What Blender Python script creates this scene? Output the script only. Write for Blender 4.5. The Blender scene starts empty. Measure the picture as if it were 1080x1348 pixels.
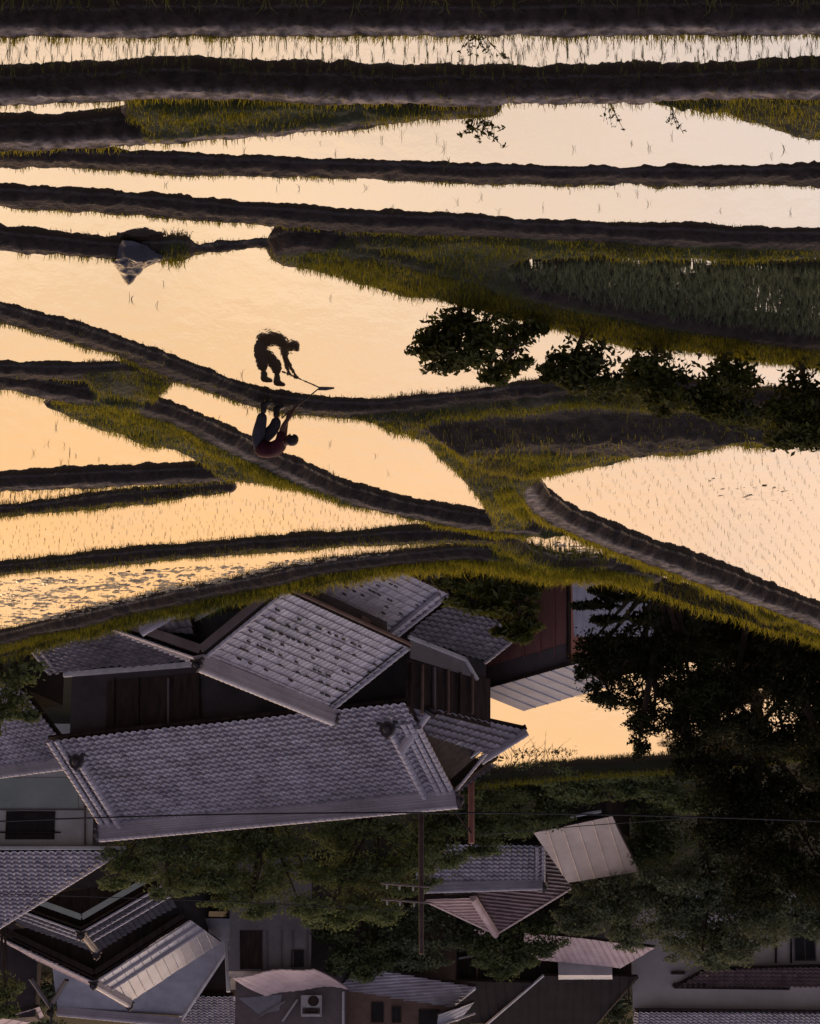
import bpy, bmesh, math, random
import numpy as np
from mathutils import Vector, Matrix, Euler

random.seed(7)
RNG = np.random.default_rng(11)
C = bpy.context.scene.collection
scene = bpy.context.scene

# ------------------------------------------------------------------ camera
# The photograph hangs upside down: the camera is rolled half a turn.
FPX, IMW, IMH = 4080.0, 1080.0, 1348.0
PITCH = math.radians(19.0)
CAM_H = 21.45
cam_d = bpy.data.cameras.new("camera")
cam = bpy.data.objects.new("camera", cam_d)
C.objects.link(cam)
cam_d.sensor_fit = 'HORIZONTAL'
cam_d.sensor_width = 36.0
cam_d.lens = 36.0 * FPX / IMW
cam_d.clip_start = 0.5
cam_d.clip_end = 6000
cam.matrix_world = (Matrix.Translation((0, 0, CAM_H)) @
                    Euler((math.pi / 2 - PITCH, 0, 0)).to_matrix().to_4x4() @
                    Matrix.Rotation(math.pi, 4, 'Z'))
scene.camera = cam

cp, sp = math.cos(PITCH), math.sin(PITCH)


def ray(u, v):
    xc = (IMW / 2 - u) / FPX
    yc = (v - IMH / 2) / FPX
    return Vector((xc, cp + yc * sp, -sp + yc * cp))


def at(u, v, z=0.0):
    """World point seen at photo pixel (u, v) on the level z."""
    r = ray(u, v)
    t = (z - CAM_H) / r.z
    return Vector((r.x * t, r.y * t, z))


def aty(u, v, Y):
    """World point seen at photo pixel (u, v) at ground distance Y."""
    r = ray(u, v)
    t = Y / r.y
    return Vector((r.x * t, Y, CAM_H + r.z * t))


def proj(p):
    d = Vector(p) - Vector((0, 0, CAM_H))
    depth = d.y * cp - d.z * sp
    up = d.y * sp + d.z * cp
    return (IMW / 2 - d.x / depth * FPX, IMH / 2 + up / depth * FPX)


# ------------------------------------------------------------------ object helpers
def tag(o, label=None, cat=None, group=None, kind=None):
    if label: o["label"] = label
    if cat: o["category"] = cat
    if group: o["group"] = group
    if kind: o["kind"] = kind
    return o


def empty(name, loc, label=None, cat=None, group=None):
    o = bpy.data.objects.new(name, None)
    o.empty_display_size = 0.3
    C.objects.link(o)
    o.location = loc
    return tag(o, label, cat, group)


def link(name, me, mat=None, parent=None):
    o = bpy.data.objects.new(name, me)
    C.objects.link(o)
    if mat is not None:
        for m in (mat if isinstance(mat, (list, tuple)) else [mat]):
            me.materials.append(m)
    if parent is not None:
        o.parent = parent
        q = parent
        off = Vector((0, 0, 0))
        while q is not None:
            off += Vector(q.location)
            q = q.parent
        if off.length > 1e-9:
            me.transform(Matrix.Translation(-off))
    return o


def from_bm(name, bm, mat=None, parent=None, smooth=False):
    me = bpy.data.meshes.new(name)
    bm.normal_update()
    bm.to_mesh(me)
    bm.free()
    if smooth:
        me.polygons.foreach_set("use_smooth", [True] * len(me.polygons))
    return link(name, me, mat, parent)


def mesh_np(name, verts, faces, smooth=False, attr=None):
    """verts (n,3), faces list of (m,k) int arrays with the same k, or a list of such."""
    me = bpy.data.meshes.new(name)
    if isinstance(faces, np.ndarray):
        faces = [faces]
    nl = sum(f.size for f in faces)
    nf = sum(len(f) for f in faces)
    me.vertices.add(len(verts))
    me.vertices.foreach_set("co", np.ascontiguousarray(verts, dtype=np.float32).ravel())
    me.loops.add(nl)
    me.loops.foreach_set("vertex_index", np.concatenate([f.ravel() for f in faces]).astype(np.int32))
    me.polygons.add(nf)
    starts, tot = [], 0
    for f in faces:
        k = f.shape[1]
        starts.append(tot + np.arange(len(f)) * k)
        tot += f.size
    me.polygons.foreach_set("loop_start", np.concatenate(starts).astype(np.int32))
    me.polygons.foreach_set("use_smooth", np.full(nf, smooth))
    me.update(calc_edges=True)
    if attr is not None:
        for an, vals in attr.items():
            a = me.attributes.new(an, 'FLOAT', 'POINT')
            a.data.foreach_set("value", np.ascontiguousarray(vals, dtype=np.float32))
    return me


# ------------------------------------------------------------------ materials
def new_mat(name):
    m = bpy.data.materials.new(name)
    m.use_nodes = True
    nt = m.node_tree
    for n in list(nt.nodes):
        nt.nodes.remove(n)
    out = nt.nodes.new('ShaderNodeOutputMaterial')
    return m, nt, out


def rgba(c):
    return (c[0], c[1], c[2], 1.0)


def surf(name, c1, c2, scale=4.0, rough=0.8, spec=0.3, bump=0.0, bscale=None, detail=6.0,
         stretch=None, metallic=0.0, c3=None):
    """Principled surface mottled between two or three colours, with noise bump."""
    m, nt, out = new_mat(name)
    N, L = nt.nodes, nt.links
    b = N.new('ShaderNodeBsdfPrincipled')
    tc = N.new('ShaderNodeTexCoord')
    mp = N.new('ShaderNodeMapping')
    L.new(tc.outputs['Object'], mp.inputs['Vector'])
    if stretch: mp.inputs['Scale'].default_value = stretch
    no = N.new('ShaderNodeTexNoise')
    no.inputs['Scale'].default_value = scale
    no.inputs['Detail'].default_value = detail
    no.inputs['Roughness'].default_value = 0.65
    L.new(mp.outputs['Vector'], no.inputs['Vector'])
    cr = N.new('ShaderNodeValToRGB')
    cr.color_ramp.elements[0].position = 0.36
    cr.color_ramp.elements[0].color = rgba(c1)
    cr.color_ramp.elements[1].position = 0.64
    cr.color_ramp.elements[1].color = rgba(c2)
    if c3 is not None:
        e = cr.color_ramp.elements.new(0.75)
        e.color = rgba(c3)
    L.new(no.outputs['Fac'], cr.inputs['Fac'])
    L.new(cr.outputs['Color'], b.inputs['Base Color'])
    b.inputs['Roughness'].default_value = rough
    b.inputs['Specular IOR Level'].default_value = spec
    b.inputs['Metallic'].default_value = metallic
    if bump > 0:
        n2 = N.new('ShaderNodeTexNoise')
        n2.inputs['Scale'].default_value = bscale or scale * 3
        n2.inputs['Detail'].default_value = 6
        L.new(mp.outputs['Vector'], n2.inputs['Vector'])
        bp = N.new('ShaderNodeBump')
        bp.inputs['Strength'].default_value = bump
        bp.inputs['Distance'].default_value = 0.05
        L.new(n2.outputs['Fac'], bp.inputs['Height'])
        L.new(bp.outputs['Normal'], b.inputs['Normal'])
    L.new(b.outputs['BSDF'], out.inputs['Surface'])
    return m


def leafy(name, dark, light, trans=0.45, gloss=0.08):
    """Leaves and blades: diffuse + translucent, tinted by the per-leaf 'tint' attribute."""
    m, nt, out = new_mat(name)
    N, L = nt.nodes, nt.links
    at_ = N.new('ShaderNodeAttribute')
    at_.attribute_name = 'tint'
    cr = N.new('ShaderNodeValToRGB')
    cr.color_ramp.elements[0].color = rgba(dark)
    cr.color_ramp.elements[1].color = rgba(light)
    L.new(at_.outputs['Fac'], cr.inputs['Fac'])
    d = N.new('ShaderNodeBsdfDiffuse')
    t = N.new('ShaderNodeBsdfTranslucent')
    L.new(cr.outputs['Color'], d.inputs['Color'])
    L.new(cr.outputs['Color'], t.inputs['Color'])
    mx = N.new('ShaderNodeMixShader')
    mx.inputs['Fac'].default_value = trans
    L.new(d.outputs['BSDF'], mx.inputs[1])
    L.new(t.outputs['BSDF'], mx.inputs[2])
    g = N.new('ShaderNodeBsdfGlossy')
    g.inputs['Roughness'].default_value = 0.45
    g.inputs['Color'].default_value = (0.6, 0.6, 0.55, 1)
    m2 = N.new('ShaderNodeMixShader')
    m2.inputs['Fac'].default_value = gloss
    L.new(mx.outputs['Shader'], m2.inputs[1])
    L.new(g.outputs['BSDF'], m2.inputs[2])
    L.new(m2.outputs['Shader'], out.inputs['Surface'])
    return m


# ------------------------------------------------------------------ sky and light
SUN_AZ = math.radians(16.0)      # clockwise from +Y (towards +X)
SUN_EL = math.radians(5.0)
sun_dir = Vector((math.sin(SUN_AZ) * math.cos(SUN_EL), math.cos(SUN_AZ) * math.cos(SUN_EL), math.sin(SUN_EL)))

world = bpy.data.worlds.new("World")
scene.world = world
world.use_nodes = True
nt = world.node_tree
for n in list(nt.nodes):
    nt.nodes.remove(n)
N, L = nt.nodes, nt.links
wo = N.new('ShaderNodeOutputWorld')
bg = N.new('ShaderNodeBackground')
bg.inputs['Strength'].default_value = 0.1
sky = N.new('ShaderNodeTexSky')
sky.sky_type = 'NISHITA'
sky.sun_disc = False
sky.sun_elevation = SUN_EL
sky.sun_rotation = SUN_AZ
sky.dust_density = 4.0
sky.air_density = 1.2
tc = N.new('ShaderNodeTexCoord')
sep = N.new('ShaderNodeSeparateXYZ')
L.new(tc.outputs['Generated'], sep.inputs['Vector'])
# afterglow: veil of high cloud, warm and bright towards the sunset, violet grey elsewhere
rw = N.new('ShaderNodeValToRGB')
els = rw.color_ramp.elements
SKYW = [(0.00, (18, 8.4, 2.6)), (0.17, (21, 11.4, 4.4)), (0.26, (23.8, 13.4, 5.5)), (0.325, (28.2, 15.8, 6.6)), (0.40, (33, 22.8, 13.8)),
        (0.465, (36, 26.4, 18.6)), (0.58, (10, 8.6, 9.4)), (0.75, (3.2, 2.95, 3.8)), (1.0, (2.7, 2.5, 3.3))]
SKYE = [(0.00, (1.5, 1.25, 1.7)), (0.5, (2.2, 2.0, 2.65)), (1.0, (2.7, 2.5, 3.3))]
SC = 36.0
def fill(ramp, stops):
    e = ramp.color_ramp.elements
    while len(e) > 1: e.remove(e[0])
    e[0].position = stops[0][0]
    e[0].color = rgba([c / SC for c in stops[0][1]])
    for p, c in stops[1:]:
        q = e.new(p)
        q.color = rgba([x / SC for x in c])
fill(rw, SKYW)
re_ = N.new('ShaderNodeValToRGB')
fill(re_, SKYE)
L.new(sep.outputs['Z'], rw.inputs['Fac'])
L.new(sep.outputs['Z'], re_.inputs['Fac'])
dt = N.new('ShaderNodeVectorMath'); dt.operation = 'DOT_PRODUCT'
dt.inputs[1].default_value = (math.sin(SUN_AZ * .5), math.cos(SUN_AZ * .5), 0)
L.new(tc.outputs['Generated'], dt.inputs[0])
mr = N.new('ShaderNodeMapRange'); mr.interpolation_type = 'SMOOTHSTEP'
mr.inputs['From Min'].default_value = -0.15
mr.inputs['From Max'].default_value = 0.93
L.new(dt.outputs['Value'], mr.inputs['Value'])
mxs = N.new('ShaderNodeMix'); mxs.data_type = 'RGBA'
L.new(mr.outputs['Result'], mxs.inputs[0])
L.new(re_.outputs['Color'], mxs.inputs[6])
L.new(rw.outputs['Color'], mxs.inputs[7])
# a cooler bank of cloud high up on the left of the sunset
cx = N.new('ShaderNodeMapRange'); cx.inputs['From Min'].default_value = .05; cx.inputs['From Max'].default_value = -.14
L.new(sep.outputs['X'], cx.inputs['Value'])
cz = N.new('ShaderNodeValToRGB')
e_ = cz.color_ramp.elements
e_[0].position = .20; e_[0].color = (0, 0, 0, 1); e_[1].position = .43; e_[1].color = (1, 1, 1, 1)
for p_, c_ in ((.475, 1), (.55, 0)):
    q_ = e_.new(p_); q_.color = (c_, c_, c_, 1)
L.new(sep.outputs['Z'], cz.inputs['Fac'])
czw = N.new('ShaderNodeMath'); czw.operation = 'MULTIPLY'
L.new(cz.outputs['Color'], czw.inputs[0]); L.new(mr.outputs['Result'], czw.inputs[1])
cf = N.new('ShaderNodeMath'); cf.operation = 'MULTIPLY'
L.new(cx.outputs['Result'], cf.inputs[0]); L.new(czw.outputs['Value'], cf.inputs[1])
cf2 = N.new('ShaderNodeMath'); cf2.operation = 'MULTIPLY'; cf2.inputs[1].default_value = .7
L.new(cf.outputs['Value'], cf2.inputs[0])
cmx = N.new('ShaderNodeMix'); cmx.data_type = 'RGBA'
cmx.inputs[7].default_value = (27.5 / SC, 24.8 / SC, 24.6 / SC, 1)
L.new(cf2.outputs['Value'], cmx.inputs[0]); L.new(mxs.outputs[2], cmx.inputs[6])
# cloud streaks
mp = N.new('ShaderNodeMapping'); mp.inputs['Scale'].default_value = (5, 5, 22)
L.new(tc.outputs['Generated'], mp.inputs['Vector'])
cn = N.new('ShaderNodeTexNoise'); cn.inputs['Scale'].default_value = 1.6; cn.inputs['Detail'].default_value = 6
L.new(mp.outputs['Vector'], cn.inputs['Vector'])
cm = N.new('ShaderNodeMapRange')
cm.inputs['From Min'].default_value = 0.3; cm.inputs['From Max'].default_value = 0.7
cm.inputs['To Min'].default_value = SC * 0.90 * 1.06; cm.inputs['To Max'].default_value = SC * 1.08 * 1.06
L.new(cn.outputs['Fac'], cm.inputs['Value'])
# thin violet wisps over the low warm glow
cn2 = N.new('ShaderNodeTexNoise'); cn2.inputs['Scale'].default_value = 3.0; cn2.inputs['Detail'].default_value = 7; cn2.inputs['Roughness'].default_value = .6
L.new(mp.outputs['Vector'], cn2.inputs['Vector'])
wf = N.new('ShaderNodeMapRange'); wf.inputs['From Min'].default_value = .47; wf.inputs['From Max'].default_value = .66; wf.inputs['To Max'].default_value = .42
L.new(cn2.outputs['Fac'], wf.inputs['Value'])
we = N.new('ShaderNodeValToRGB')
e_ = we.color_ramp.elements
e_[0].position = .22; e_[0].color = (.25, .25, .25, 1); e_[1].position = .28; e_[1].color = (1, 1, 1, 1)
for p_, c_ in ((.335, 1), (.38, .12), (.5, 0)):
    q_ = e_.new(p_); q_.color = (c_, c_, c_, 1)
L.new(sep.outputs['Z'], we.inputs['Fac'])
wm = N.new('ShaderNodeMath'); wm.operation = 'MULTIPLY'
L.new(wf.outputs['Result'], wm.inputs[0]); L.new(we.outputs['Color'], wm.inputs[1])
wmx = N.new('ShaderNodeMix'); wmx.data_type = 'RGBA'
wmx.inputs[7].default_value = (20 / SC, 15.2 / SC, 12.6 / SC, 1)
L.new(wm.outputs['Value'], wmx.inputs[0]); L.new(cmx.outputs[2], wmx.inputs[6])
ml = N.new('ShaderNodeVectorMath'); ml.operation = 'SCALE'
L.new(wmx.outputs[2], ml.inputs[0]); L.new(cm.outputs['Result'], ml.inputs['Scale'])
# add the clear-air sky behind the veil
sk = N.new('ShaderNodeVectorMath'); sk.operation = 'SCALE'; sk.inputs['Scale'].default_value = 0.15
L.new(sky.outputs['Color'], sk.inputs[0])
ad = N.new('ShaderNodeVectorMath'); ad.operation = 'ADD'
L.new(ml.outputs['Vector'], ad.inputs[0]); L.new(sk.outputs['Vector'], ad.inputs[1])
L.new(ad.outputs['Vector'], bg.inputs['Color'])
L.new(bg.outputs['Background'], wo.inputs['Surface'])

sl = bpy.data.lights.new("sun", 'SUN')
sl.energy = 0.6
sl.angle = math.radians(0.6)
sl.color = (1.0, 0.66, 0.36)
so = bpy.data.objects.new("sun", sl)
C.objects.link(so)
so.rotation_euler = (-sun_dir).to_track_quat('-Z', 'Y').to_euler()
so.location = (0, 0, 60)

scene.view_settings.view_transform = 'Standard'
scene.view_settings.look = 'None'
scene.view_settings.exposure = 0.32
scene.view_settings.gamma = 1.0
scene.render.engine = 'CYCLES'
scene.cycles.max_bounces = 6
scene.cycles.transparent_max_bounces = 4
scene.cycles.use_denoising = True
scene.cycles.caustics_reflective = False
scene.cycles.caustics_refractive = False

# ------------------------------------------------------------------ paddies: earth banks, water
def line(pts, z=0.27):
    a = np.array([tuple(at(u, v, z))[:2] for u, v in pts])
    # resample every 0.3 m with Catmull-Rom smoothing
    res = []
    n = len(a)
    for i in range(n - 1):
        p0, p1, p2, p3 = a[max(i - 1, 0)], a[i], a[i + 1], a[min(i + 2, n - 1)]
        k = max(2, int(np.linalg.norm(p2 - p1) / 0.4))
        for j in range(k):
            t = j / k
            res.append(0.5 * ((2 * p1) + (-p0 + p2) * t + (2 * p0 - 5 * p1 + 4 * p2 - p3) * t * t + (-p0 + 3 * p1 - 3 * p2 + p3) * t ** 3))
    res.append(a[-1])
    return np.array(res)


# name: (pixels along the top, half width of the top, height, far grass, near grass)
BUNDS = [
    ([(-60, 46), (300, 44), (540, 44), (820, 42), (1140, 39)], .13, 0.3),
    ([(-60, 135), (100, 131), (190, 125), (230, 124), (400, 130), (600, 134), (850, 131), (1140, 122)], .13, 0.29),
    ([(-60, 194), (60, 191), (135, 187), (195, 185), (300, 179), (420, 169), (520, 160), (640, 148)], .13, 0.25),
    ([(-60, 215), (130, 219), (300, 226), (540, 234), (760, 240), (900, 240), (1140, 239)], .16, 0.12),
    ([(-60, 265), (0, 268), (200, 280), (400, 296), (540, 304), (760, 314), (900, 320), (960, 323), (1140, 327)], .17, 0.15),
    ([(-60, 320), (0, 326), (80, 334), (150, 340), (240, 340)], .12, 0.19),
    ([(235, 338), (330, 328), (420, 322), (520, 314)], .04, 0.1),
    ([(400, 340), (480, 352), (560, 370), (700, 408), (850, 440), (1000, 460), (1140, 480)], .50, 0.26),
    ([(-60, 402), (0, 420), (100, 448), (200, 482), (300, 519), (360, 536), (430, 545), (500, 546), (560, 541),
      (640, 531), (720, 522), (850, 518), (960, 530), (1140, 560)], .20, 0.135),
    ([(-60, 491), (0, 495), (100, 497), (180, 492), (215, 500)], .16, 0.13),
    ([(-60, 498), (0, 510), (100, 528), (160, 537), (227, 556), (296, 588), (360, 618), (430, 650), (500, 671),
      (600, 690), (700, 703)], .17, 0.19),
    ([(-60, 647), (0, 645), (150, 638), (300, 631)], .14, 0.2),
    ([(-60, 684), (0, 681), (150, 665), (300, 648)], .12, 0.14),
    ([(-60, 763), (0, 757), (200, 738), (400, 722), (540, 714), (640, 713), (672, 722), (700, 744), (740, 749), (800, 749)], .14, 0.16),
    ([(-60, 861), (0, 850), (100, 827), (200, 803), (300, 784), (430, 758), (560, 742), (640, 738), (720, 754), (800, 754), (860, 762)], .22, 0.17),
    ([(686, 640), (700, 662), (735, 690), (790, 713), (850, 737), (930, 765), (1000, 793), (1140, 846)], .20, 0.25),
]
def extend(pl, px):
    """Carry a bank on past the edges of the view."""
    for end in (0, -1):
        if px[end][0] < 0 or px[end][0] > 1080:
            k = 4 if end == 0 else -5
            d = pl[end] - pl[k]
            d = d / np.linalg.norm(d)
            q = pl[end] + d[None, :] * np.arange(1, 15)[:, None] * .4
            pl = np.vstack([q[::-1], pl]) if end == 0 else np.vstack([pl, q])
    return pl
BLINES = [extend(line(b[0], b[2]), b[0]) for b in BUNDS]

# grassy ground wider than a bank: (pixels, height)
AREAS = [
    ([(170, 136), (540, 148), (640, 147), (520, 158), (400, 166), (200, 182), (165, 165)], .22),
    ([(850, 141), (1140, 132), (1140, 205), (1060, 188), (960, 160)], .16),
    ([(350, 334), (520, 316), (900, 326), (1140, 334), (1140, 349), (930, 345), (820, 339), (700, 345), (660, 362), (690, 385),
      (850, 422), (1140, 470), (1140, 490), (820, 462), (700, 430), (640, 408), (545, 394), (470, 380), (400, 352)], .20),
    ([(560, 588), (700, 577), (900, 570), (1140, 588), (1140, 598), (990, 595), (850, 609), (722, 632), (690, 640), (610, 622)], .62, .9),
    ([(445, 556), (560, 548), (700, 530), (900, 525), (1140, 562), (1140, 577), (990, 590), (850, 606), (716, 630), (690, 645),
      (700, 700), (650, 700), (632, 660), (560, 592), (490, 562)], .25),
    ([(95, 527), (230, 560), (360, 622), (500, 676), (650, 702), (700, 704), (780, 712), (690, 712), (600, 702), (560, 692), (390, 648), (300, 634),
      (245, 605), (130, 569), (60, 543)], .20),
    ([(108, 494), (175, 490), (225, 505), (220, 522), (180, 543), (128, 540)], .16),
    ([(700, 700), (780, 724), (900, 772), (1140, 868), (1140, 858), (1000, 805), (790, 722)], .2),
    ([(210, 334), (230, 331), (246, 332), (250, 338), (243, 346), (225, 348), (210, 345)], .20),
    ([(650, 722), (690, 728), (740, 745), (860, 756), (860, 775), (700, 760), (640, 742)], .15),
]
AREAS = [a if len(a) == 3 else (a[0], a[1], .32) for a in AREAS]
APOLYS = [np.array([tuple(at(u, v, h))[:2] for u, v in a]) for a, h, w in AREAS]

# half-drowned mud showing through the water: (polygon, relief, level)
MUD = [(np.array([tuple(at(u, v, 0))[:2] for u, v in pl]), a_, o_) for pl, a_, o_ in (
    ([(-80, 770), (300, 742), (520, 728), (600, 732), (430, 752), (280, 782), (-80, 838)], .012, -.003),
    ([(930, 628), (1060, 645), (1060, 665), (940, 655)], .020, -.014),
    ([(700, 712), (780, 716), (800, 735), (720, 735)], .02, -.008))]
DROP = np.array([tuple(at(u, v, .2))[:2] for u, v in
                 [(1260, 905), (1140, 868), (1080, 846), (1000, 822), (920, 797), (860, 778), (800, 762), (720, 762), (640, 746), (560, 750), (430, 766), (300, 793),
                  (200, 813), (100, 838), (0, 866), (-60, 880), (-200, 920)]])
DROP = DROP[np.argsort(DROP[:, 0])]


def seg_dist(P, poly):
    """Distance of each P to a polyline, and signed side (+ = farther, +Y side)."""
    best = np.full(len(P), 1e9)
    side = np.zeros(len(P))
    lo, hi = poly.min(0) - 1.6, poly.max(0) + 1.6
    idx = np.where((P[:, 0] > lo[0]) & (P[:, 0] < hi[0]) & (P[:, 1] > lo[1]) & (P[:, 1] < hi[1]))[0]
    Q = P[idx]
    b, s = np.full(len(Q), 1e9), np.zeros(len(Q))
    for i in range(len(poly) - 1):
        a, c = poly[i], poly[i + 1]
        d = c - a
        l2 = d @ d
        if l2 < 1e-9: continue
        t = np.clip(((Q - a) @ d) / l2, 0, 1)
        w = Q - (a + t[:, None] * d)
        dist = np.hypot(w[:, 0], w[:, 1])
        m = dist < b
        b[m] = dist[m]
        s[m] = np.sign(w[m, 1])
    best[idx] = b
    side[idx] = s
    return best, side


def in_poly(P, poly):
    x, y = P[:, 0], P[:, 1]
    r = np.zeros(len(P), bool)
    n = len(poly)
    for i in range(n):
        x0, y0 = poly[i]
        x1, y1 = poly[(i + 1) % n]
        c = ((y0 > y) != (y1 > y)) & (x < (x1 - x0) * (y - y0) / (y1 - y0 + 1e-12) + x0)
        r ^= c
    return r


def vnoise(P, scale, seed=0):
    """Cheap smooth value noise in 2-D, -1..1."""
    r = np.random.default_rng(1000 + seed)
    T = r.uniform(-1, 1, (256, 256))
    q = P * scale
    i = np.floor(q).astype(int)
    f = q - i
    f = f * f * (3 - 2 * f)
    g = lambda a, b: T[(i[:, 0] + a) % 256, (i[:, 1] + b) % 256]
    return ((g(0, 0) * (1 - f[:, 0]) + g(1, 0) * f[:, 0]) * (1 - f[:, 1]) +
            (g(0, 1) * (1 - f[:, 0]) + g(1, 1) * f[:, 0]) * f[:, 1])


def terrain_z(P):
    jag = 0.05 * vnoise(P, 1.7, 1) + 0.030 * vnoise(P, 5.0, 2) + .018 * vnoise(P, 11.0, 13)
    z = np.full(len(P), -0.14) + 0.02 * vnoise(P, 1.1, 3)
    for pl, (px, hw, h) in zip(BLINES, BUNDS):
        d, s = seg_dist(P, pl)
        d = d + jag
        hh = h + 0.035 * vnoise(P, 0.9, 4) + 0.02 * vnoise(P, 4.0, 5)
        k = np.clip((d - hw) / 0.20, 0, 3)
        prof = hh - (hh + .14) * np.clip(k, 0, 1) ** 1.25
        prof = np.where(d < 1.5, prof, -1)
        z = np.maximum(z, prof)
    for poly, (px, h, rw_) in zip(APOLYS, AREAS):
        inside = in_poly(P, poly)
        d, s = seg_dist(P, np.vstack([poly, poly[:1]]))
        sd = np.where(inside, d, -d) + jag * 1.4
        hh = h + 0.07 * vnoise(P, 1.3, 6) + 0.04 * vnoise(P, 3.7, 7)
        prof = -0.14 + (hh + .14) * np.clip((sd + rw_ / 2) / rw_, 0, 1) ** 0.8
        z = np.maximum(z, np.where(sd > -rw_, prof, -1))
    for poly, amp, off in MUD:
        ins = in_poly(P, poly)
        Q = P * np.array([2.6, 5.5])
        mz = off + amp * (vnoise(Q, 1.3, 60) + .7 * vnoise(Q, 3.4, 61) + .4 * vnoise(Q, 8.0, 62))
        z = np.where(ins, np.maximum(z, mz), z)
    dy = P[:, 1] - np.interp(P[:, 0], DROP[:, 0], DROP[:, 1])
    edge = 0.22 + 0.05 * vnoise(P, 1.5, 8)
    fall = edge - np.clip(dy, 0, None) * 1.25
    z = np.where(dy > -0.25, np.minimum(np.maximum(z, np.clip(edge, -1, (dy + .25) * 2 - .14)), fall), z)
    rough = np.where(z > -.05, 0.010 * vnoise(P, 6.5, 11) + 0.014 * vnoise(P, 12.0, 9) + 0.014 * vnoise(P, 23.0, 10), 0)
    return np.maximum(z + rough, -12.6)


X0, X1, Y0, Y1, ST = -13.2, 13.2, 35.5, 84.0, 0.048
nx, ny = int((X1 - X0) / ST), int((Y1 - Y0) / ST)
gx, gy = np.meshgrid(np.linspace(X0, X1, nx), np.linspace(Y0, Y1, ny))
GP = np.stack([gx.ravel(), gy.ravel()], 1)
GZ = terrain_z(GP)
ii = np.arange(nx * ny).reshape(ny, nx)
fq = np.stack([ii[:-1, :-1].ravel(), ii[:-1, 1:].ravel(), ii[1:, 1:].ravel(), ii[1:, :-1].ravel()], 1)
me = mesh_np("terrain", np.column_stack([GP, GZ]), fq, smooth=True)

# soil of the banks: dark wet mud, paler dry crust on the trodden tops
m_soil, nt, out = new_mat("bank_soil")
N, L = nt.nodes, nt.links
b = N.new('ShaderNodeBsdfPrincipled')
tc = N.new('ShaderNodeTexCoord')
ge = N.new('ShaderNodeNewGeometry')
sepn = N.new('ShaderNodeSeparateXYZ'); L.new(ge.outputs['Normal'], sepn.inputs['Vector'])
sepp = N.new('ShaderNodeSeparateXYZ'); L.new(tc.outputs['Object'], sepp.inputs['Vector'])
no = N.new('ShaderNodeTexNoise'); no.inputs['Scale'].default_value = 6.0; no.inputs['Detail'].default_value = 9
L.new(tc.outputs['Object'], no.inputs['Vector'])
wet = N.new('ShaderNodeValToRGB')
wet.color_ramp.elements[0].color = (.012, .008, .007, 1); wet.color_ramp.elements[1].color = (.034, .023, .019, 1)
wet.color_ramp.elements[0].position = .35; wet.color_ramp.elements[1].position = .68
dry = N.new('ShaderNodeValToRGB')
dry.color_ramp.elements[0].color = (.06, .05, .045, 1); dry.color_ramp.elements[1].color = (.22, .19, .178, 1)
dry.color_ramp.elements[0].position = .38; dry.color_ramp.elements[1].position = .62
L.new(no.outputs['Fac'], wet.inputs['Fac']); L.new(no.outputs['Fac'], dry.inputs['Fac'])
n3 = N.new('ShaderNodeTexNoise'); n3.inputs['Scale'].default_value = 1.2; n3.inputs['Detail'].default_value = 5
L.new(tc.outputs['Object'], n3.inputs['Vector'])
hz = N.new('ShaderNodeMath'); hz.operation = 'MULTIPLY_ADD'; hz.inputs[1].default_value = 0.16
L.new(n3.outputs['Fac'], hz.inputs[0]); L.new(sepp.outputs['Z'], hz.inputs[2])
mh = N.new('ShaderNodeMapRange'); mh.inputs['From Min'].default_value = .24; mh.inputs['From Max'].default_value = .36
L.new(hz.outputs['Value'], mh.inputs['Value'])
dq = N.new('ShaderNodeAttribute'); dq.attribute_name = 'dry'
mm = N.new('ShaderNodeMath'); mm.operation = 'MULTIPLY'
L.new(mh.outputs['Result'], mm.inputs[0]); L.new(dq.outputs['Fac'], mm.inputs[1])
mc = N.new('ShaderNodeMix'); mc.data_type = 'RGBA'
L.new(mm.outputs['Value'], mc.inputs[0]); L.new(wet.outputs['Color'], mc.inputs[6]); L.new(dry.outputs['Color'], mc.inputs[7])
# moss and low green on the grassy ground
gr = N.new('ShaderNodeAttribute'); gr.attribute_name = 'green'
mg = N.new('ShaderNodeMix'); mg.data_type = 'RGBA'
mg.inputs[7].default_value = (.028, .036, .010, 1)
L.new(gr.outputs['Fac'], mg.inputs[0]); L.new(mc.outputs[2], mg.inputs[6])
L.new(mg.outputs[2], b.inputs['Base Color'])
wr = N.new('ShaderNodeMapRange'); wr.inputs['From Min'].default_value = .005; wr.inputs['From Max'].default_value = .05
wr.inputs['To Min'].default_value = .22; wr.inputs['To Max'].default_value = .88
L.new(sepp.outputs['Z'], wr.inputs['Value']); L.new(wr.outputs['Result'], b.inputs['Roughness'])
b.inputs['Specular IOR Level'].default_value = .4
n4 = N.new('ShaderNodeTexNoise'); n4.inputs['Scale'].default_value = 14; n4.inputs['Detail'].default_value = 6
L.new(tc.outputs['Object'], n4.inputs['Vector'])
bp = N.new('ShaderNodeBump'); bp.inputs['Strength'].default_value = .8; bp.inputs['Distance'].default_value = .05
L.new(n4.outputs['Fac'], bp.inputs['Height']); L.new(bp.outputs['Normal'], b.inputs['Normal'])
L.new(b.outputs['BSDF'], out.inputs['Surface'])

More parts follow.
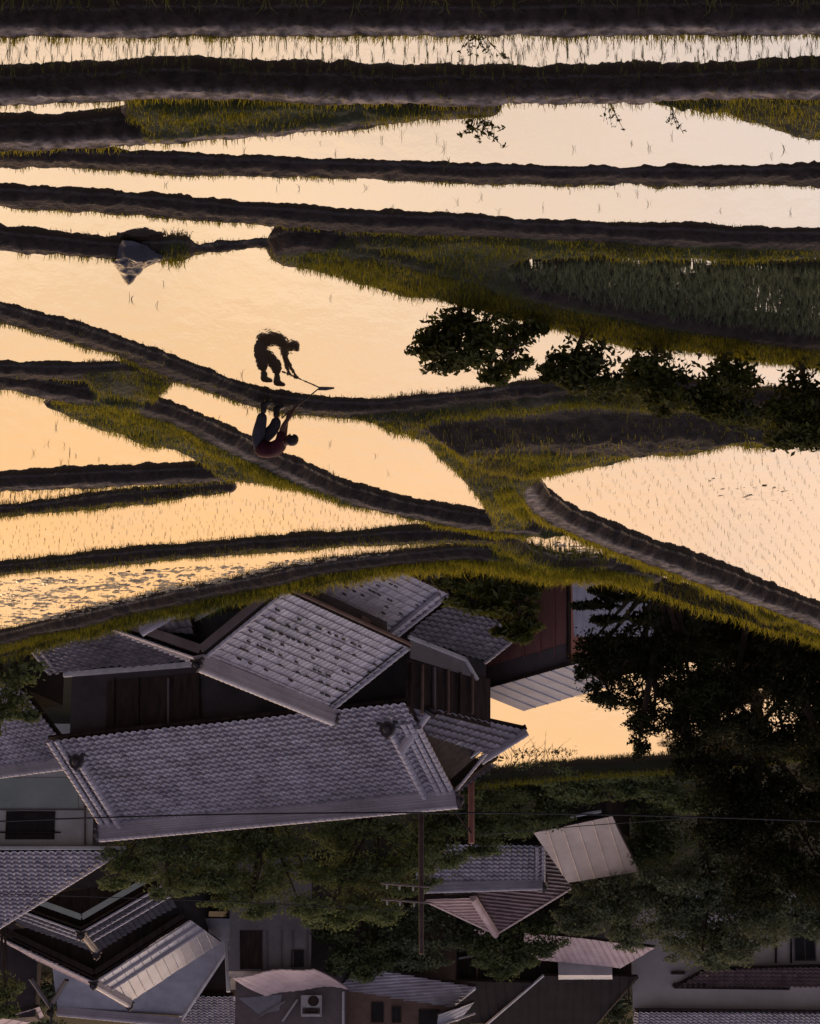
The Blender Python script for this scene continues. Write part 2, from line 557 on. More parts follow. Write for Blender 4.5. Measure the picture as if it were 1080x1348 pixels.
# where the trodden crust lies (along bank tops) and where green ground cover grows
dryv = np.zeros(len(GP))
for k, (pl, (px, hw, h)) in enumerate(zip(BLINES, BUNDS)):
    if k == 7: continue
    d, s = seg_dist(GP, pl)
    amt = {0: 1, 1: 1, 2: 1, 3: .45, 4: .3, 5: .25, 6: .3, 8: .55, 9: .3, 10: .8, 11: .9, 12: .3, 13: .6, 14: .3, 15: 1.0}[k]
    dryv = np.maximum(dryv, amt * np.clip(1.9 * (1 - (d + s * .03) / (hw + .04)), 0, 1))
grv = np.zeros(len(GP))
for poly in APOLYS:
    ins = in_poly(GP, poly)
    grv = np.maximum(grv, np.where(ins, .75 + .35 * vnoise(GP, 1.2, 20), 0))
BARE = np.array([tuple(at(u, v, .25))[:2] for u, v in [(520, 556), (700, 540), (900, 536), (1040, 560), (930, 572), (820, 576), (640, 574), (560, 570)]])
grv = np.where(in_poly(GP, BARE), grv * .15, grv)
grv = np.clip(grv, 0, 1)
for an, vals in (("dry", dryv), ("green", grv)):
    a = me.attributes.new(an, 'FLOAT', 'POINT')
    a.data.foreach_set("value", vals.astype(np.float32))
tag(link("terrain", me, m_soil), kind="structure")

# still water standing in the fields
def water_mat(name, ripple=.0055, scale=2.2, ior=2.1):
    m, nt, out = new_mat(name)
    N, L = nt.nodes, nt.links
    b = N.new('ShaderNodeBsdfPrincipled')
    b.inputs['Base Color'].default_value = (.022, .017, .012, 1)
    b.inputs['Roughness'].default_value = .035
    b.inputs['IOR'].default_value = ior
    tc = N.new('ShaderNodeTexCoord')
    mp = N.new('ShaderNodeMapping'); mp.inputs['Scale'].default_value = (1.0, .55, 1)
    L.new(tc.outputs['Object'], mp.inputs['Vector'])
    no = N.new('ShaderNodeTexNoise'); no.inputs['Scale'].default_value = scale; no.inputs['Detail'].default_value = 4
    L.new(mp.outputs['Vector'], no.inputs['Vector'])
    n2 = N.new('ShaderNodeTexNoise'); n2.inputs['Scale'].default_value = scale * 7; n2.inputs['Detail'].default_value = 2
    L.new(mp.outputs['Vector'], n2.inputs['Vector'])
    ma = N.new('ShaderNodeMath'); ma.operation = 'MULTIPLY_ADD'; ma.inputs[1].default_value = .12
    L.new(n2.outputs['Fac'], ma.inputs[0]); L.new(no.outputs['Fac'], ma.inputs[2])
    bp = N.new('ShaderNodeBump'); bp.inputs['Strength'].default_value = 1.0; bp.inputs['Distance'].default_value = ripple
    L.new(ma.outputs['Value'], bp.inputs['Height']); L.new(bp.outputs['Normal'], b.inputs['Normal'])
    L.new(b.outputs['BSDF'], out.inputs['Surface'])
    return m

m_water = water_mat("paddy_water")
bm = bmesh.new()
pts = [(X0, Y0), (X1, Y0)] + [(x, y - .05) for x, y in reversed(DROP.tolist()) if X0 < x < X1]
pts = [(X0, Y0), (X1, Y0), (X1, np.interp(X1, DROP[:, 0], DROP[:, 1]) - .05)] + pts[2:] + [(X0, np.interp(X0, DROP[:, 0], DROP[:, 1]) - .05)]
bm.faces.new([bm.verts.new((x, y, 0)) for x, y in pts])
bmesh.ops.triangulate(bm, faces=bm.faces[:])
tag(from_bm("water", bm, m_water), kind="structure")


def ground_z(x, y):
    return float(terrain_z(np.array([[x, y]]))[0])


# ------------------------------------------------------------------ grass
def blades(bases, hts, width, lean, tints, bend=0.5, yaw=None):
    """Bent blades, five vertices each. bases (n,3)."""
    n = len(bases)
    az = RNG.uniform(0, 2 * np.pi, n)
    d = np.stack([np.cos(az), np.sin(az)], 1) * (lean * RNG.uniform(.2, 1, n) * hts)[:, None]
    wa = RNG.uniform(0, 2 * np.pi, n)
    w = np.stack([np.cos(wa), np.sin(wa), np.zeros(n)], 1) * (width * RNG.uniform(.6, 1.2, n))[:, None] * .5
    mid = bases + np.column_stack([d * .35, hts * .6])
    tip = bases + np.column_stack([d, hts * RNG.uniform(.75, 1.0, n)])
    V = np.stack([bases - w, bases + w, mid + w * .8, mid - w * .8, tip], 1).reshape(-1, 3)
    o = np.arange(n) * 5
    q = np.stack([o, o + 1, o + 2, o + 3], 1)
    t = np.stack([o + 3, o + 2, o + 4], 1)
    return V, q, t, np.repeat(tints, 5)


class Blades:
    def __init__(s): s.V, s.q, s.t, s.a, s.n = [], [], [], [], 0
    def add(s, *a, **k):
        V, q, t, tt = blades(*a, **k)
        s.V.append(V); s.q.append(q + s.n); s.t.append(t + s.n); s.a.append(tt); s.n += len(V)
    def build(s, name):
        return mesh_np(name, np.concatenate(s.V), [np.concatenate(s.q), np.concatenate(s.t)], attr={"tint": np.concatenate(s.a)})


def along(pl, dens, o0, o1, t0=0, t1=1):
    """Random points beside a polyline between offsets o0..o1 (positive = far side)."""
    seg = np.diff(pl, axis=0)
    ln = np.hypot(seg[:, 0], seg[:, 1])
    cum = np.concatenate([[0], np.cumsum(ln)])
    n = int(cum[-1] * (t1 - t0) * dens)
    s = RNG.uniform(t0, t1, n) * cum[-1]
    i = np.clip(np.searchsorted(cum, s) - 1, 0, len(seg) - 1)
    f = ((s - cum[i]) / np.maximum(ln[i], 1e-6))[:, None]
    p = pl[i] + seg[i] * f
    nrm = np.stack([-seg[i, 1], seg[i, 0]], 1) / np.maximum(ln[i], 1e-6)[:, None]
    nrm *= np.sign(nrm[:, 1:2] + 1e-9)
    return p + nrm * RNG.uniform(o0, o1, n)[:, None]


def seat(P, sink=.01):
    return np.column_stack([P, terrain_z(P) - sink])


m_grass = leafy("grass_blades", (.034, .050, .010), (.36, .325, .030), .62, .02)
gb = Blades()
def grass_line(k, dens, o0, o1, h0, h1, lean=.5, t=(0, 1), tint=(0, 1), clump=.0, width=.012):
    P = along(BLINES[k], dens, o0, o1, *t)
    if clump > 0:
        keep = vnoise(P, 1.6, 30 + k) + .6 * vnoise(P, 4.1, 60 + k) > clump - .6 + RNG.uniform(-.25, .25, len(P))
        P = P[keep]
    P = P[(P[:, 0] > X0) & (P[:, 0] < X1)]
    B = seat(P)
    B = B[B[:, 2] > -.10]
    h = RNG.uniform(h0, h1, len(B)) * (1 + .35 * vnoise(B[:, :2], 2.2, 80))
    tt = np.clip(RNG.uniform(*tint, len(B)) * .7 + .3 * (vnoise(B[:, :2], .8, 81) * .5 + .5), 0, 1)
    gb.add(B, h, width, lean, tt)
def grass_area(k, dens, h0, h1, lean=.6, tint=(0, 1), width=.014, shrink=0):
    poly = APOLYS[k]
    lo, hi = poly.min(0), poly.max(0)
    n = int(np.prod(hi - lo) * dens)
    P = RNG.uniform(lo, hi, (n, 2))
    P = P[in_poly(P, poly)]
    P = P[vnoise(P, 1.1, 90 + k) + .5 * vnoise(P, 3.3, 99) > RNG.uniform(-1.1, .2, len(P))]
    P = P[(P[:, 0] > X0) & (P[:, 0] < X1)]
    if k in (3, 4): P = P[~in_poly(P, BARE) | (RNG.uniform(0, 1, len(P)) < .12)]
    B = seat(P)
    B = B[B[:, 2] > -.3]
    h = RNG.uniform(h0, h1, len(B)) * (1 + .5 * vnoise(B[:, :2], 1.9, 82))
    tt = np.clip(RNG.uniform(*tint, len(B)) * .6 + .4 * (vnoise(B[:, :2], .7, 83) * .5 + .5), 0, 1)
    gb.add(B, h, width, lean, tt)

# far edges of the banks, tips standing up against the water beyond
grass_line(0, 520, .08, .40, .06, .20, clump=-.1)
grass_line(1, 380, .10, .50, .05, .16, tint=(.1, 1), clump=.0)
grass_line(1, 60, -.34, -.12, .04, .12, tint=(0, .7), clump=.4)
grass_line(2, 300, .10, .45, .06, .16, tint=(.1, 1))
grass_line(3, 260, .08, .36, .04, .11, clump=.25)
grass_line(4, 300, .10, .40, .04, .12, clump=.1)
grass_line(5, 260, .02, .30, .05, .16, clump=.1)
grass_line(6, 120, -.1, .2, .04, .10, clump=.3)
grass_line(7, 1100, -.35, .75, .05, .17, tint=(0, .7))
grass_line(8, 380, .08, .46, .05, .14, tint=(.0, .8), clump=-.05)
grass_line(8, 60, -.3, .1, .03, .08, tint=(0, .6), clump=.4)
grass_line(9, 200, .0, .4, .05, .14, clump=.1)
grass_line(10, 420, .10, .50, .06, .16, tint=(.25, 1))
grass_line(11, 220, .08, .36, .05, .13)
grass_line(12, 380, -.2, .36, .06, .16, tint=(0, .8))
grass_line(13, 420, -.25, .40, .05, .15, tint=(.0, .8))
grass_line(14, 350, -.1, .55, .07, .22, tint=(0, .45), t=(0, .62))
grass_line(14, 400, -.1, .55, .07, .24, tint=(0, .4), t=(0, .6))
grass_line(14, 700, -.1, .55, .07, .22, tint=(.1, 1), t=(.6, 1))
grass_line(15, 520, .12, .60, .06, .20, tint=(.35, 1))
for k, dens, h0, h1, ti in ((0, 800, .05, .14, (.1, 1)), (1, 700, .05, .16, (.1, .9)), (2, 420, .05, .16, (0, .75)), (3, 600, .06, .20, (.1, .9)), (4, 480, .06, .18, (.1, .9)),
                            (5, 520, .06, .17, (.2, 1)), (6, 1100, .06, .16, (.0, .7)), (7, 700, .08, .22, (.4, 1)), (8, 900, .10, .28, (0, .5)), (9, 700, .08, .2, (.4, 1))):
    grass_area(k, dens, h0, h1, tint=ti)
# tall wild blades hanging over the village edge
P = np.column_stack([RNG.uniform(X0 + .5, X1 - .5, 9000), np.zeros(9000)])
P[:, 1] = np.interp(P[:, 0], DROP[:, 0], DROP[:, 1]) + RNG.uniform(-.35, .15, 9000)
gb.add(seat(P), RNG.uniform(.12, .34, len(P)), .016, .9, np.clip(RNG.uniform(.2, 1, len(P)) - np.clip((P[:, 0] - .5) * .16, 0, .6), 0, 1))
tag(link("grass", gb.build("grass"), m_grass), kind="stuff")

# ------------------------------------------------------------------ village helpers
GROUND = -12.2
CAMP = Vector((0, 0, CAM_H))


def onp(u, v, P0, Nn):
    r = ray(u, v)
    t = (Vector(P0) - CAMP).dot(Nn) / r.dot(Nn)
    return CAMP + r * t


def solve_rake(R, n, E):
    """Run and drop of a roof from ridge point R along the level direction n to photo pixel E."""
    r = ray(*E)
    A = np.array([[n.x, 0, -r.x], [n.y, 0, -r.y], [0, -1, -r.z]])
    s = np.linalg.solve(A, np.array(CAMP - R))
    return float(s[0]), float(s[1])


def newell(pts):
    n = Vector((0, 0, 0))
    for i in range(len(pts)):
        a, b = pts[i], pts[(i + 1) % len(pts)]
        n += Vector(((a.y - b.y) * (a.z + b.z), (a.z - b.z) * (a.x + b.x), (a.x - b.x) * (a.y + b.y)))
    return n.normalized()


def prism(bm, pts, vec, mi=0):
    lo = [bm.verts.new(p) for p in pts]
    hi = [bm.verts.new(p + vec) for p in pts]
    n = len(pts)
    fs = [bm.faces.new(list(reversed(lo))), bm.faces.new(hi)]
    for i in range(n):
        fs.append(bm.faces.new([lo[i], lo[(i + 1) % n], hi[(i + 1) % n], hi[i]]))
    for f in fs: f.material_index = mi
    return fs


def beam(bm, P, Q, w, h, up=Vector((0, 0, 1)), mi=0):
    """Square bar from P to Q, w wide and h high, P-Q along its centre."""
    d = (Q - P).normalized()
    s = d.cross(up).normalized()
    t = s.cross(d).normalized()
    a = [P + s * (w / 2) * i + t * (h / 2) * j for i, j in ((-1, -1), (1, -1), (1, 1), (-1, 1))]
    prism(bm, a, Q - P, mi)
    bmesh.ops.recalc_face_normals(bm, faces=bm.faces[:])


def bar(name, P, Q, w, h, mat, parent):
    bm = bmesh.new()
    beam(bm, Vector(P), Vector(Q), w, h)
    bmesh.ops.bevel(bm, geom=bm.edges[:], offset=min(w, h) * .12, segments=1, affect='EDGES')
    return from_bm(name, bm, mat, parent)


def tube(bm, pts, r, seg=6):
    rings = []
    for i, p in enumerate(pts):
        d = (pts[min(i + 1, len(pts) - 1)] - pts[max(i - 1, 0)]).normalized()
        a = d.orthogonal().normalized()
        b = d.cross(a)
        rr = r[i] if isinstance(r, (list, tuple)) else r
        rings.append([bm.verts.new(p + (a * math.cos(2 * math.pi * k / seg) + b * math.sin(2 * math.pi * k / seg)) * rr) for k in range(seg)])
    for i in range(len(rings) - 1):
        # line rings up: nearest first vertex
        r0, r1 = rings[i], rings[i + 1]
        o = min(range(seg), key=lambda k: (r1[k].co - r0[0].co).length)
        r1 = r1[o:] + r1[:o]
        rings[i + 1] = r1
        for k in range(seg):
            bm.faces.new([r0[k], r0[(k + 1) % seg], r1[(k + 1) % seg], r1[k]])
    bm.faces.new(list(reversed(rings[0])))
    bm.faces.new(rings[-1])


# ---- materials of the village
def tile_mat(name, c1, c2, rough=.42, spec=.5):
    m, nt, out = new_mat(name)
    N, L = nt.nodes, nt.links
    b = N.new('ShaderNodeBsdfPrincipled')
    a = N.new('ShaderNodeAttribute'); a.attribute_name = 'tint'
    tc = N.new('ShaderNodeTexCoord')
    no = N.new('ShaderNodeTexNoise'); no.inputs['Scale'].default_value = .9; no.inputs['Detail'].default_value = 7
    L.new(tc.outputs['Object'], no.inputs['Vector'])
    s = N.new('ShaderNodeMath'); s.operation = 'MULTIPLY_ADD'; s.inputs[1].default_value = .42
    L.new(a.outputs['Fac'], s.inputs[0])
    mr = N.new('ShaderNodeMapRange'); mr.inputs['From Min'].default_value = .3; mr.inputs['From Max'].default_value = .7
    mr.inputs['To Max'].default_value = .62
    L.new(no.outputs['Fac'], mr.inputs['Value']); L.new(mr.outputs['Result'], s.inputs[2])
    cr = N.new('ShaderNodeValToRGB')
    cr.color_ramp.elements[0].color = rgba(c1); cr.color_ramp.elements[1].color = rgba(c2)
    L.new(s.outputs['Value'], cr.inputs['Fac'])
    n5 = N.new('ShaderNodeTexNoise'); n5.inputs['Scale'].default_value = .45; n5.inputs['Detail'].default_value = 9; n5.inputs['Roughness'].default_value = .7
    L.new(tc.outputs['Object'], n5.inputs['Vector'])
    m5 = N.new('ShaderNodeMapRange'); m5.inputs['From Min'].default_value = .52; m5.inputs['From Max'].default_value = .70; m5.inputs['To Max'].default_value = .75
    L.new(n5.outputs['Fac'], m5.inputs['Value'])
    mo = N.new('ShaderNodeMix'); mo.data_type = 'RGBA'; mo.inputs[7].default_value = (.075, .075, .065, 1)
    L.new(m5.outputs['Result'], mo.inputs[0]); L.new(cr.outputs['Color'], mo.inputs[6]); L.new(mo.outputs[2], b.inputs['Base Color'])
    rr = N.new('ShaderNodeMapRange'); rr.inputs['To Min'].default_value = rough - .08; rr.inputs['To Max'].default_value = rough + .15
    L.new(no.outputs['Fac'], rr.inputs['Value']); L.new(rr.outputs['Result'], b.inputs['Roughness'])
    b.inputs['Specular IOR Level'].default_value = spec
    L.new(b.outputs['BSDF'], out.inputs['Surface'])
    return m


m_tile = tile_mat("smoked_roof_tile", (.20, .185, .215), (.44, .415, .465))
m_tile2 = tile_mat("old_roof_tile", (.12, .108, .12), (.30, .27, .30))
m_tileb = tile_mat("brown_roof_tile", (.10, .07, .072), (.22, .155, .16), .6, .35)
m_oni = tile_mat('dark_end_tile', (.03, .026, .03), (.07, .062, .07), .6, .3)
m_slate = surf("slate_sheet", (.20, .20, .235), (.27, .27, .31), 1.3, .6, .4, .15, 20)
m_metal = surf("pale_roof_metal", (.30, .285, .30), (.42, .40, .41), .8, .45, .5, .12, 6, c3=(.26, .19, .15))
m_tan = surf("sunlit_tan_metal", (.52, .41, .32), (.68, .56, .45), .7, .5, .4, .05, 6, c3=(.40, .24, .15))  # warm light on the shed roof is put into this bright tan
m_soffit = surf("dark_timber", (.018, .012, .011), (.05, .032, .027), 5, .75, .25, .2, 30, stretch=(1, 1, .2))
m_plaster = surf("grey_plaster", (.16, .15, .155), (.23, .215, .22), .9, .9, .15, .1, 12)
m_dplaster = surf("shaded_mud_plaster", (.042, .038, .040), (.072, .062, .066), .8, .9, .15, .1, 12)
m_pale = surf("pale_board", (.42, .43, .42), (.55, .55, .54), .8, .7, .25, .03)
m_green = surf("pale_green_board", (.30, .35, .33), (.38, .43, .40), 1.0, .7, .25, .03)
m_white = surf("weathered_white_trim", (.40, .40, .43), (.58, .57, .60), 2.5, .6, .3, .05)
m_red = surf("red_brown_siding", (.30, .140, .122), (.38, .18, .158), 2.2, .75, .25, .08, 14, stretch=(1, 1, .3))
m_greyb = surf("grey_brown_siding", (.12, .10, .105), (.16, .135, .14), 1.4, .8, .25, .05)
m_brown = surf("brown_siding", (.13, .085, .068), (.19, .125, .10), 1.4, .8, .25, .06, 20)
m_glass = surf("window_glass", (.02, .02, .024), (.035, .035, .04), 1, .12, .6)
m_pole = surf("pole_concrete", (.040, .028, .026), (.065, .047, .043), 3, .85, .2, .1)
m_wire = surf("cable_black", (.012, .01, .012), (.02, .018, .02), 3, .6, .3)
m_steel = surf("grey_steel", (.28, .28, .29), (.40, .39, .40), 3, .45, .5)
m_pink = surf("weathered_pink_sheet", (.46, .34, .32), (.60, .46, .43), 1.1, .6, .3, .12, 8, c3=(.36, .22, .17))


def tile_roof(name, pts, mat, parent, tw=.30, th=.27, amp=.055, step=.095, thick=.10, style='wave', along=None):
    """A roof slope: convex polygon of world points, laid with real overlapping tiles, on a boarded slab."""
    pts = [Vector(p) for p in pts]
    n = newell(pts)
    if n.z < 0: n = -n
    es = Vector((0, 0, 1)).cross(n).normalized() if along is None else (Vector(along) - n * Vector(along).dot(n)).normalized()
    et = es.cross(n).normalized()
    if et.z > 0: et = -et; es = -es
    cen0 = sum(pts, Vector()) / len(pts)
    pts = [p - n * (p - cen0).dot(n) for p in pts]
    o = pts[0]
    st = np.array([((p - o).dot(es), (p - o).dot(et)) for p in pts])
    lo, hi = st.min(0), st.max(0)
    nc = max(1, round((hi[0] - lo[0]) / tw)); nr = max(1, round((hi[1] - lo[1]) / th))
    tw_, th_ = (hi[0] - lo[0]) / nc, (hi[1] - lo[1]) / nr
    k = {'wave': 6, 'flat': 4, 'seam': 4}[style]
    if style == 'wave':
        ss = np.arange(nc * k + 1) / k
        f = ss % 1
        hs = amp * (.75 * np.cos(2 * np.pi * f) + .35 * np.cos(4 * np.pi * f + .7))
        S = lo[0] + ss * tw_
    elif style == 'flat':
        base = np.array([0, .04, .5, .96])
        f = np.tile(base, nc)
        ss = (np.repeat(np.arange(nc), 4) + f)
        hs = np.tile(np.array([0, amp * .5, amp * .35, amp * .5]), nc)
        S = lo[0] + np.append(ss, nc) * tw_
        hs = np.append(hs, 0)
    else:
        base = np.array([0, .05, .10, .55])
        ss = np.repeat(np.arange(nc), 4) + np.tile(base, nc)
        hs = np.tile(np.array([0, amp, 0, 0]), nc)
        S = lo[0] + np.append(ss, nc) * tw_
        hs = np.append(hs, 0)
    T, ht, row = [], [], []
    if step > 0:
        for r in range(nr):
            for q, hh in ((0, 0), (.5, step * .5), (1, step)):
                T.append(lo[1] + (r + q) * th_); ht.append(hh); row.append(r)
    else:
        T, ht, row = [lo[1], hi[1]], [0, 0], [0, 0]
    T, ht, row = np.array(T), np.array(ht), np.array(row)
    ns, ntt = len(S), len(T)
    r_ = np.random.default_rng(len(name) * 131 + int(abs(o.x * 100)))
    jit = r_.uniform(0, 1, (nr + 1, nc + 2))
    col = np.minimum(((S - lo[0]) / tw_ + 1e-6).astype(int), nc)
    tint = jit[row][:, col]
    Hh = hs[None, :] + ht[:, None] + (tint - .5) * .020 + .016 * np.sin(S * .9 + o.x)[None, :] * np.sin(T * 1.3 + o.y)[:, None]
    A = np.array
    P = (A(o)[None, None] + S[None, :, None] * A(es) + T[:, None, None] * A(et) + Hh[:, :, None] * A(n))
    idx = np.arange(ns * ntt).reshape(ntt, ns)
    F = np.stack([idx[:-1, :-1].ravel(), idx[1:, :-1].ravel(), idx[1:, 1:].ravel(), idx[:-1, 1:].ravel()], 1)
    me = mesh_np(name, P.reshape(-1, 3), F, smooth=False, attr={"tint": tint.ravel()})
    bm = bmesh.new()
    bm.from_mesh(me)
    cen = sum(pts, Vector()) / len(pts)
    rect = len(pts) == 4 and all(min(abs(a - lo[0]), abs(a - hi[0])) < .02 and min(abs(b - lo[1]), abs(b - hi[1])) < .02 for a, b in st)
    if not rect:
        for i in range(len(pts)):
            a, b = pts[i], pts[(i + 1) % len(pts)]
            nn = (b - a).cross(n).normalized()
            if (cen - a).dot(nn) > 0: nn = -nn
            bmesh.ops.bisect_plane(bm, geom=bm.verts[:] + bm.edges[:] + bm.faces[:], dist=1e-5, plane_co=a, plane_no=nn, clear_outer=True)
    nf = len(bm.faces)
    prism(bm, [p - n * (amp + .012) for p in pts], -n * thick, 1)
    bm.normal_update()
    for f in bm.faces[:nf] if False else []: pass
    me2 = bpy.data.meshes.new(name)
    bm.to_mesh(me2)
    bm.free()
    bpy.data.meshes.remove(me)
    sm = [p.material_index == 0 and style == 'wave' for p in me2.polygons]
    ob = link(name, me2, [mat, m_soffit], parent)
    return ob


def beaded(bmv, P, Q, r, pitch=.26, squash=.8):
    """Half-round cover tiles end to end from P to Q (verts, faces appended)."""
    d = Q - P
    Ln = d.length
    d = d / Ln
    up = Vector((0, 0, 1))
    s = d.cross(up).normalized()
    t = s.cross(d).normalized()
    n = max(1, round(Ln / pitch))
    V, F = bmv
    for i in range(n):
        for e, rr in ((0, r * .80), (1, r)):
            c = P + d * (Ln * (i + e) / n)
            for k in range(7):
                a = math.pi * k / 6
                V.append(c + s * math.cos(a) * rr + t * (math.sin(a) * rr * squash))
        b = len(V) - 14
        for k in range(6):
            F.append([b + k, b + k + 1, b + 8 + k, b + 7 + k])
        F.append([b + 7 + k for k in range(7)])
        F.append([b + 6 - k for k in range(7)])


def mesh_vf(name, V, F, mat, parent, smooth=False):
    me = bpy.data.meshes.new(name)
    me.from_pydata([tuple(v) for v in V], [], F)
    me.update()
    a = me.attributes.new('tint', 'FLOAT', 'POINT')
    a.data.foreach_set("value", RNG.uniform(.1, .9, len(V)).astype(np.float32))
    return link(name, me, mat, parent)


def verge(P, Q, parent, mat=None, r=.10, lift=.05, pitch=.26, name='verge_tiles'):
    V, F = [], []
    up = Vector((0, 0, lift))
    beaded((V, F), Vector(P) + up, Vector(Q) + up, r, pitch)
    return mesh_vf(name, V, F, mat or m_tile, parent)


def ridge(P, Q, parent, mat=None, layers=4, w=.34, lh=.07, r=.11, name='ridge', cap=True):
    """Stacked ridge courses with a beaded cap, standing on the line P-Q."""
    P, Q = Vector(P), Vector(Q)
    mat = mat or m_tile
    V, F = [], []
    d = (Q - P).normalized()
    s = d.cross(Vector((0, 0, 1))).normalized()
    t = s.cross(d).normalized()
    z = 0
    for i in range(layers):
        ww = w * (1 - .10 * i) * (1.0 if i % 2 == 0 else .93)
        b = len(V)
        for c in (P, Q):
            for x, y in ((-1, z - (.05 if i == 0 else 0)), (1, z - (.05 if i == 0 else 0)), (1, z + lh * .92), (-1, z + lh * .92)):
                V.append(c + s * ww / 2 * x + t * y)
        F += [[b, b + 1, b + 5, b + 4], [b + 1, b + 2, b + 6, b + 5], [b + 2, b + 3, b + 7, b + 6], [b + 3, b, b + 4, b + 7], [b + 3, b + 2, b + 1, b], [b + 4, b + 5, b + 6, b + 7]]
        z += lh
    if cap:
        beaded((V, F), P + t * (z - .01), Q + t * (z - .01), r, .28)
    return mesh_vf(name, V, F, mat, parent)


def end_tile(P, d, parent, size=.4, mat=None):
    """Moulded end ornament closing a ridge at P, facing along d."""
    d = Vector(d).normalized()
    s = d.cross(Vector((0, 0, 1))).normalized()
    t = s.cross(d).normalized()
    prof = [(-.55, -.35), (-.62, -.15), (-.42, -.05), (-.46, .2), (-.30, .52), (-.12, .62), (0, .78), (.12, .62), (.30, .52), (.46, .2), (.42, -.05), (.62, -.15), (.55, -.35), (.2, -.22), (-.2, -.22)]
    bm = bmesh.new()
    prism(bm, [Vector(P) + (s * a + t * b) * size - d * .05 for a, b in prof], d * .12)
    c = Vector(P) + t * size * .2 + d * .07
    bmesh.ops.create_uvsphere(bm, u_segments=8, v_segments=6, radius=size * .24, matrix=Matrix.Translation(c))
    bmesh.ops.recalc_face_normals(bm, faces=bm.faces[:])
    return from_bm('ridge_end_tile', bm, mat or m_oni, parent)


def wall(name, pts, inward, mat, parent, thick=.12):
    """Upright wall panel from its outline, thickened inwards."""
    bm = bmesh.new()
    prism(bm, [Vector(p) for p in pts], Vector(inward).normalized() * thick)
    bmesh.ops.recalc_face_normals(bm, faces=bm.faces[:])
    return from_bm(name, bm, mat, parent)


def body(name, foot, z0, z1, mat, parent, tops=None):
    """Closed wall body over a footprint; tops gives a height per corner."""
    bm = bmesh.new()
    n = len(foot)
    lo = [bm.verts.new((p[0], p[1], z0)) for p in foot]
    hi = [bm.verts.new((p[0], p[1], (tops[i] if tops else z1))) for i, p in enumerate(foot)]
    for i in range(n):
        bm.faces.new([lo[i], lo[(i + 1) % n], hi[(i + 1) % n], hi[i]])
    bm.faces.new(hi)
    bm.faces.new(list(reversed(lo)))
    bmesh.ops.recalc_face_normals(bm, faces=bm.faces[:])
    return from_bm(name, bm, mat, parent)


def window(c, ux, w, h, parent, outw, rows=1, cols=2, fm=None, gm=None):
    """Framed window lying on a wall: centre c, along ux, facing outw."""
    ux, outw = Vector(ux).normalized(), Vector(outw).normalized()
    up = Vector((0, 0, 1))
    c = Vector(c)
    bm = bmesh.new()
    fr = .06
    def rect(x0, x1, y0, y1, d0, d1):
        prism(bm, [c + ux * x + up * y + outw * d0 for x, y in ((x0, y0), (x1, y0), (x1, y1), (x0, y1))], outw * (d1 - d0))
    rect(-w / 2 - fr, -w / 2, -h / 2, h / 2, .0, .06); rect(w / 2, w / 2 + fr, -h / 2, h / 2, .0, .06)
    rect(-w / 2 - fr, w / 2 + fr, h / 2, h / 2 + fr, .0, .064); rect(-w / 2 - fr, w / 2 + fr, -h / 2 - fr, -h / 2, .0, .08)
    for i in range(1, cols):
        x = -w / 2 + w * i / cols
        rect(x - .02, x + .02, -h / 2, h / 2, .01, .045)
    for i in range(1, rows):
        y = -h / 2 + h * i / rows
        rect(-w / 2, w / 2, y - .018, y + .018, .012, .043)
    bmesh.ops.recalc_face_normals(bm, faces=bm.faces[:])
    f = from_bm('window', bm, fm or m_soffit, parent)
    bm = bmesh.new()
    prism(bm, [c + ux * x + up * y + outw * .006 for x, y in ((-w / 2, -h / 2), (w / 2, -h / 2), (w / 2, h / 2), (-w / 2, h / 2))], outw * .012)
    bmesh.ops.recalc_face_normals(bm, faces=bm.faces[:])
    g = bpy.data.meshes.new('pane')
    bm.to_mesh(g); bm.free()
    go = bpy.data.objects.new('pane', g)
    C.objects.link(go)
    g.materials.append(gm or m_glass)
    q = f; off = Vector()
    while q is not None:
        off += Vector(q.location); q = q.parent
    g.transform(Matrix.Translation(-off))
    go.parent = f
    return f


def lev(u, v, z): return at(u, v, z)
Z = Vector((0, 0, 1))

# village ground: one sheet out to the horizon
m_vground = surf("village_earth", (.016, .018, .010), (.032, .030, .020), .35, .95, .1, .3, 3, c3=(.02, .03, .012))
bm = bmesh.new()
gv = [(-3000, 60, GROUND), (3000, 60, GROUND), (3000, 4000, GROUND), (-3000, 4000, GROUND)]
bm.faces.new([bm.verts.new(p) for p in gv])
tag(from_bm("ground", bm, m_vground), kind="structure")
bm = bmesh.new()
gv = [(-3000, -600, -14), (3000, -600, -14), (3000, 62, -14), (-3000, 62, -14)]
bm.faces.new([bm.verts.new(p) for p in gv])
tag(from_bm("lower_ground", bm, m_vground), kind="structure")

# ================================================================= great tiled farmhouse (H1)
ZR = -4.75
A1, B1 = at(135, 1088, ZR), at(598, 1044, ZR)
d1 = (B1 - A1).normalized()
n1 = Vector((-d1.y, d1.x, 0))
if n1.y > 0: n1 = -n1
run, drop = solve_rake(A1, n1, (62, 973))
h1 = empty('farmhouse', (A1 + B1) / 2 + Vector((0, 0, GROUND - ZR)),
           'long farmhouse under the widest grey wave-tiled roof, its thick ridge before the maples', 'house')
E1 = A1 + n1 * run - Z * drop
E2 = B1 + n1 * run - Z * drop
zE = E1.z
tile_roof('roof', [A1, E1, E2, B1], m_tile, h1)
Eb1, Eb2 = A1 - n1 * run - Z * drop, B1 - n1 * run - Z * drop
tile_roof('roof', [A1, B1, Eb2, Eb1], m_tile, h1, tw=.4, th=.5)
ridge(A1 - d1 * .1, B1 + d1 * .15, h1, layers=6, w=.42, lh=.085, r=.13)
end_tile(B1 + d1 * .2 + Z * .2, d1, h1, .5)
end_tile(A1 - d1 * .15 + Z * .2, -d1, h1, .5)
